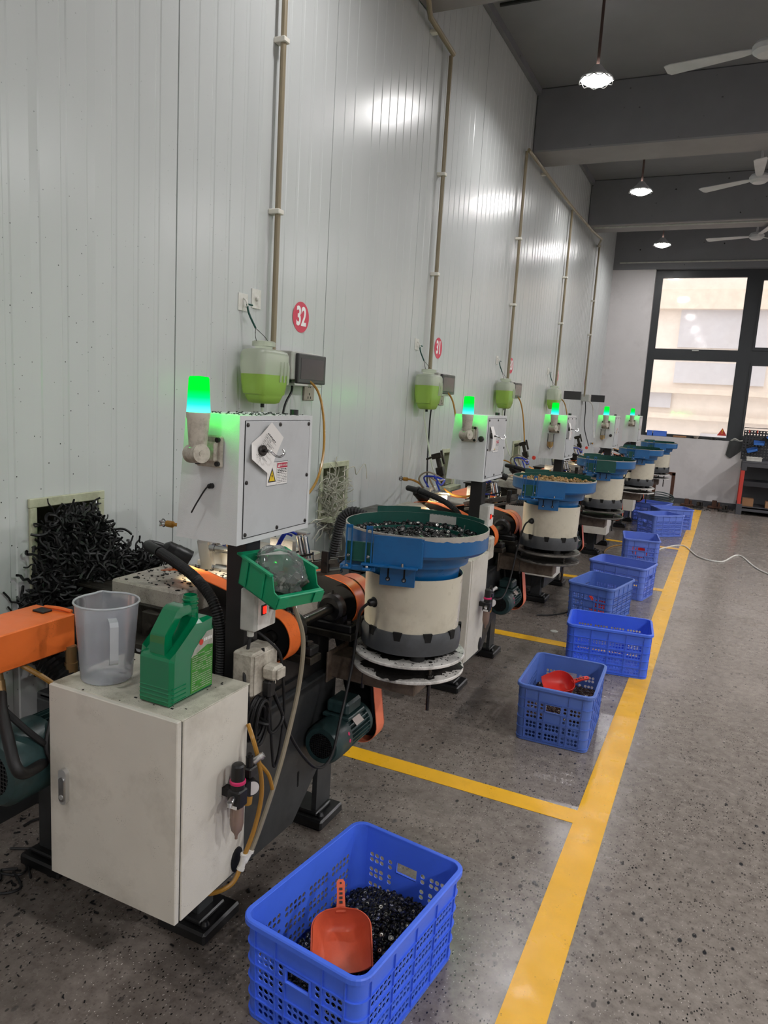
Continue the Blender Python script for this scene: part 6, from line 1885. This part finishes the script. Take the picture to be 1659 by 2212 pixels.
for i in range(n + 1):
    for j in range(7):
        u, v = i / n, j / 6
        x = 2.03 + .30 * u; dz = (.30 - .28 * max(0, u - .25) ** .8 if u > .25 else .30) * v * (.75 + .25 * math.sin(u * 3))
        vs.append((x - .03 * v, 12.585 - .012 * math.sin(u * 9) * v, 1.065 - dz))
for d in (0, -.006): m.add([(p[0], p[1] + d, p[2]) for p in vs], [(i * 7 + j, (i + 1) * 7 + j, (i + 1) * 7 + j + 1, i * 7 + j + 1) for i in range(n) for j in range(6)], 0, True)
tag(m.build('hanging_cloth', M['frame'], origin=(2.15, 12.58, 1.0)), 'dark grey cloth hanging from the sill beside the workbench', 'cloth')
m = MB()
m.prism([(1.84, 1.13), (1.98, 1.13), (1.91, 1.25)], 'y', 12.726, 12.7275, 0); m.prism([(1.905, 1.19), (1.915, 1.19), (1.918, 1.225), (1.902, 1.225)], 'y', 12.725, 12.726, 1); m.cyl((1.91, 12.726, 1.172), (1.91, 12.725, 1.172), .007, n=10, mi=1)
tag(m.build('warning_sticker', [M['benchred'], M['lblyellow']], origin=(1.91, 12.72, 1.18)), 'red triangular warning sticker low on the window pane', 'sticker')

B = thing('workbench', 'dark grey workbench with red uprights and a pegboard at the right edge', 'workbench', (2.25, 12.25, 0))
BX0, BX1, BY0, BY1 = 2.24, 3.65, 12.02, 12.56
m = MB(); m.box(BX0, BX1, BY0, BY1, .775, .80, 0, .004); m.box(BX0, BX1, BY0, BY0 + .02, .72, .775); m.build('bench_top', M['benchgrey'], B)
for x in (BX0, BX1 - .06):
    for y in (BY0, BY1 - .05):
        m = MB(); m.box(x, x + .05, y, y + .05, .12, .775, 0, .003); m.build('upright', M['benchred'], B)
        m = MB(); m.box(x - .004, x + .075, y - .004, y + .054, 0, .16, 0, .004); m.box(x - .004, x + .07, y - .004, y + .054, .66, .775, 0, .004); m.build('corner_bracket', M['benchgrey'], B)
m = MB(); m.box(BX0, BX1, BY0, BY1, .10, .125); m.box(BX0 + .03, BX1, BY0, BY0 + .02, .06, .12); m.build('lower_shelf', M['benchgrey'], B)
m = MB(); m.box(BX0 + .05, BX1 - .05, BY0 + .06, BY1, .43, .50); m.build('middle_shelf', M['pegboard'], B)
m = MB(); m.box(BX0 + .03, BX1 - .03, BY1 - .02, BY1 - .012, .13, .72); m.build('back_panel', M['benchgrey'], B)
# pegboard with real holes
m = MB(); p_, zb, zt_ = .042, .83, 1.28
nx_, nz_ = int((BX1 - BX0) / p_), int((zt_ - zb) / p_)
for i in range(nx_):
    for j in range(nz_):
        x0, z0 = BX0 - .02 + i * p_, zb + j * p_
        c = (x0 + p_ / 2, z0 + p_ / 2); r_ = .0105
        ring = [(c[0] + r_ * math.cos(PI / 4 * k), BY1 - .03, c[1] + r_ * math.sin(PI / 4 * k)) for k in range(8)]
        h = p_ / 2
        sq = [(c[0] + dx * h, BY1 - .03, c[1] + dz * h) for dx, dz in ((1, 0), (1, 1), (0, 1), (-1, 1), (-1, 0), (-1, -1), (0, -1), (1, -1))]
        m.add(ring + sq, [(k, (k + 1) % 8, 8 + (k + 1) % 8, 8 + k) for k in range(8)])
m.box(BX0 - .025, BX0 - .02, BY1 - .04, BY1 - .01, .80, zt_); m.box(BX0 - .025, BX1, BY1 - .04, BY1 - .03, zt_, zt_ + .01); m.box(BX0 - .02, BX1, BY1 - .032, BY1 - .028, .80, zb)
m.build('pegboard', M['pegboard'], B)
for k, (x, z, a) in enumerate(((2.44, 1.06, .0), (2.60, 1.14, .5), (2.36, .95, -.3))):
    m = MB(); m.T = Matrix.Translation((x, BY1 - .09, z)) @ Matrix.Rotation(a, 4, 'Y')
    m.box(-.075, .075, -.05, .05, -.03, -.026); m.box(-.075, .075, .046, .05, -.03, .04); m.box(-.075, -.071, -.05, .05, -.03, .03); m.box(.071, .075, -.05, .05, -.03, .03); m.box(-.075, .075, -.05, -.046, -.03, .01)
    tag(m.build('wall_bin', M['bluebin'], origin=(x, BY1 - .09, z)), ['blue bin hung level on the pegboard', 'blue bin hung askew highest on the pegboard', 'blue bin tilted low on the pegboard near the bench top'][k], 'bin', 'blue bins on the pegboard')
m = MB(); basket(m, 2.29, 2.50, 12.12, 12.26, .8005, .06)
tag(m.build('tray', M['white'], origin=(2.4, 12.2, .80)), 'white tray with a bag on the bench top', 'tray')
for k, x in enumerate((2.29, 2.40)):
    m = MB(); m.cyl((x, BY1 - .05, 1.21), (x, BY1 - .05, 1.255), .009, n=10)
    tag(m.build('screwdriver', M['benchred'], origin=(x, BY1 - .05, 1.23)), ['red handled tool at the top left of the pegboard', 'red handled tool second from the left on the pegboard'][k], 'tool')
m = MB(); m.box(2.31, 2.46, 12.10, 12.30, .126, .24, 0, .003)
tag(m.build('cardboard_box', M['cardboard'], origin=(2.4, 12.2, .126)), 'brown cardboard box on the lower bench shelf at the left', 'box')
m = MB(); m.box(2.62, 2.90, 12.10, 12.30, .126, .22, 0, .003)
tag(m.build('cardboard_box', M['cardboard'], origin=(2.7, 12.2, .126)), 'orange brown box farther right on the lower bench shelf', 'box')
random.seed(71)
for k, (x, y, s) in enumerate(((1.55, 12.35, .09), (1.72, 12.25, .07), (1.95, 12.42, .10), (2.08, 12.15, .07))):
    m = MB()
    m.box(x - s, x + s, y - s * .5, y + s * .5, .012, .04, 0, .004); m.box(x - s * .5, x + s * .2, y - s * .4, y + s * .3, .04, .04 + s * .9, 0, .006); m.cyl((x + s * .5, y, .04), (x + s * .5, y, .10), .02, n=12)
    for q in range(3): m.cyl((x - s + q * s * .8, y - s * .3, 0.001), (x - s + q * s * .8, y - s * .3, .03), .012, n=8)
    tag(m.build('scrap_part', M['darksteel'] if k % 2 else M['rust'], origin=(x, y, 0)), ['rusty machine part at the window wall, first from the left', 'dark machine part in front of the rusty one at the window wall', 'rusty machine part in the middle of the window wall floor', 'dark machine part nearest the workbench leg'][k], 'machine part', 'machine scraps along the window wall')
m = MB()
for k in range(60):
    x, y = random.uniform(1.2, 2.2), random.uniform(11.9, 12.55); s = random.uniform(.008, .03)
    m.box(x, x + s, y, y + s * .6, .001, .001 + s * .3)
tag(m.build('metal_chips', M['darksteel'], origin=(1.7, 12.3, 0)), 'dark chips strewn on the floor along the window wall', 'chips', None, 'stuff')
# rusty stand with green hoses by the farthest feeder
r = thing('pipe_stand', 'rusty two legged stand with green hoses beyond the farthest feeder', 'stand', (1.28, 10.9, 0))
for x in (1.12, 1.36):
    m = MB(); m.box(x, x + .045, 10.86, 10.905, 0, .62, 0, .003); m.build('leg', M['rust'], r)
m = MB(); m.box(1.12, 1.405, 10.86, 10.905, .58, .625, 0, .003); m.build('cross_bar', M['rust'], r)
m = MB()
for k in range(6): m.tube([(1.10, 10.85, .30 - .02 * k), (1.22, 10.80, .34 - .03 * k), (1.38, 10.84, .31 - .025 * k), (1.42, 10.92, .25)], .008, 6)
m.build('hose', M['motor'], r)
cable('floor_cable', [(1.42, 7.75, .006), (1.52, 8.25, .006), (1.70, 8.55, .006), (1.88, 8.0, .006), (2.09, 7.9, .006), (2.26, 8.4, .006), (2.5, 7.6, .006), (3.2, 7.2, .006)], .0075, M['white'], 'pale cable snaking over the floor from the crate to the right', 'cable', sub=14)
cable('floor_cable', [(1.30, 7.7, .006), (1.22, 8.1, .006), (1.05, 8.0, .006), (1.0, 7.6, .006), (1.1, 7.0, .006)], .006, M['amber'], 'amber hose lying on the floor under the third bowl feeder', 'hose', sub=12)
cable('floor_cable', [(.95, 4.9, .006), (1.05, 4.98, .006), (1.12, 5.15, .006), (1.08, 5.5, .006), (1.0, 5.7, .10)], .005, M['rubber'], 'black cable lying on the floor under the second bowl feeder', 'cable', sub=12)
m = MB(); m.lathe([(0, .004), (.022, .004), (.026, .001)], (1.13, 4.62, 0), n=12); tag(m.build('floor_chip', M['hous'], origin=(1.13, 4.62, 0)), 'small pale chip on the floor before the fourth crate', 'chip')

# ================================================================== LIGHT, WORLD, CAMERA
w = bpy.data.worlds.new('sky'); SC.world = w; w.use_nodes = True
nt = w.node_tree; nt.nodes.clear()
bg = nt.nodes.new('ShaderNodeBackground'); ou = nt.nodes.new('ShaderNodeOutputWorld')
bg.inputs[0].default_value = (.96, .97, 1.0, 1); bg.inputs[1].default_value = SKY
nt.links.new(bg.outputs[0], ou.inputs[0])
# daylight entering through the big window (portal guides the sky samples)
pl_ = bpy.data.lights.new('window daylight', 'AREA'); pl_.shape = 'RECTANGLE'; pl_.size = 8.7; pl_.size_y = 2.6; pl_.cycles.is_portal = True
po = bpy.data.objects.new('window_portal', pl_); COL.objects.link(po); po.location = (5.0, YE + .22, 2.36); po.rotation_euler = (math.radians(90), 0, 0)

cam = bpy.data.cameras.new('camera'); co = bpy.data.objects.new('camera', cam); COL.objects.link(co)
roll, pitch, yaw, f = 0.05979534, -0.15925121, -0.43238083, 1571.32681
cy, sy, cp, sp, cr, sr = math.cos(yaw), math.sin(yaw), math.cos(pitch), math.sin(pitch), math.cos(roll), math.sin(roll)
fw = Vector((sy * cp, cy * cp, sp)); rt = Vector((cy, -sy, 0)); up = rt.cross(fw)
R2 = cr * rt + sr * up; U2 = -sr * rt + cr * up
co.matrix_world = Matrix(((R2.x, U2.x, -fw.x, 1.996), (R2.y, U2.y, -fw.y, 0), (R2.z, U2.z, -fw.z, 1.45), (0, 0, 0, 1)))
cam.sensor_fit = 'VERTICAL'; cam.sensor_height = 36; cam.lens = 36 * f / 2212
cam.clip_start = .02; cam.clip_end = 100
SC.camera = co
SC.view_settings.view_transform = 'Standard'; SC.view_settings.look = 'None'
SC.view_settings.gamma = 1; SC.view_settings.use_curve_mapping = False
SC.view_settings.exposure = EXPO
SC.cycles.max_bounces = 5; SC.cycles.diffuse_bounces = 3; SC.cycles.glossy_bounces = 3; SC.cycles.transparent_max_bounces = 14
SC.cycles.use_adaptive_sampling = True; SC.cycles.adaptive_threshold = .07
SC.cycles.sample_clamp_indirect = 6
SC.cycles.use_denoising = True
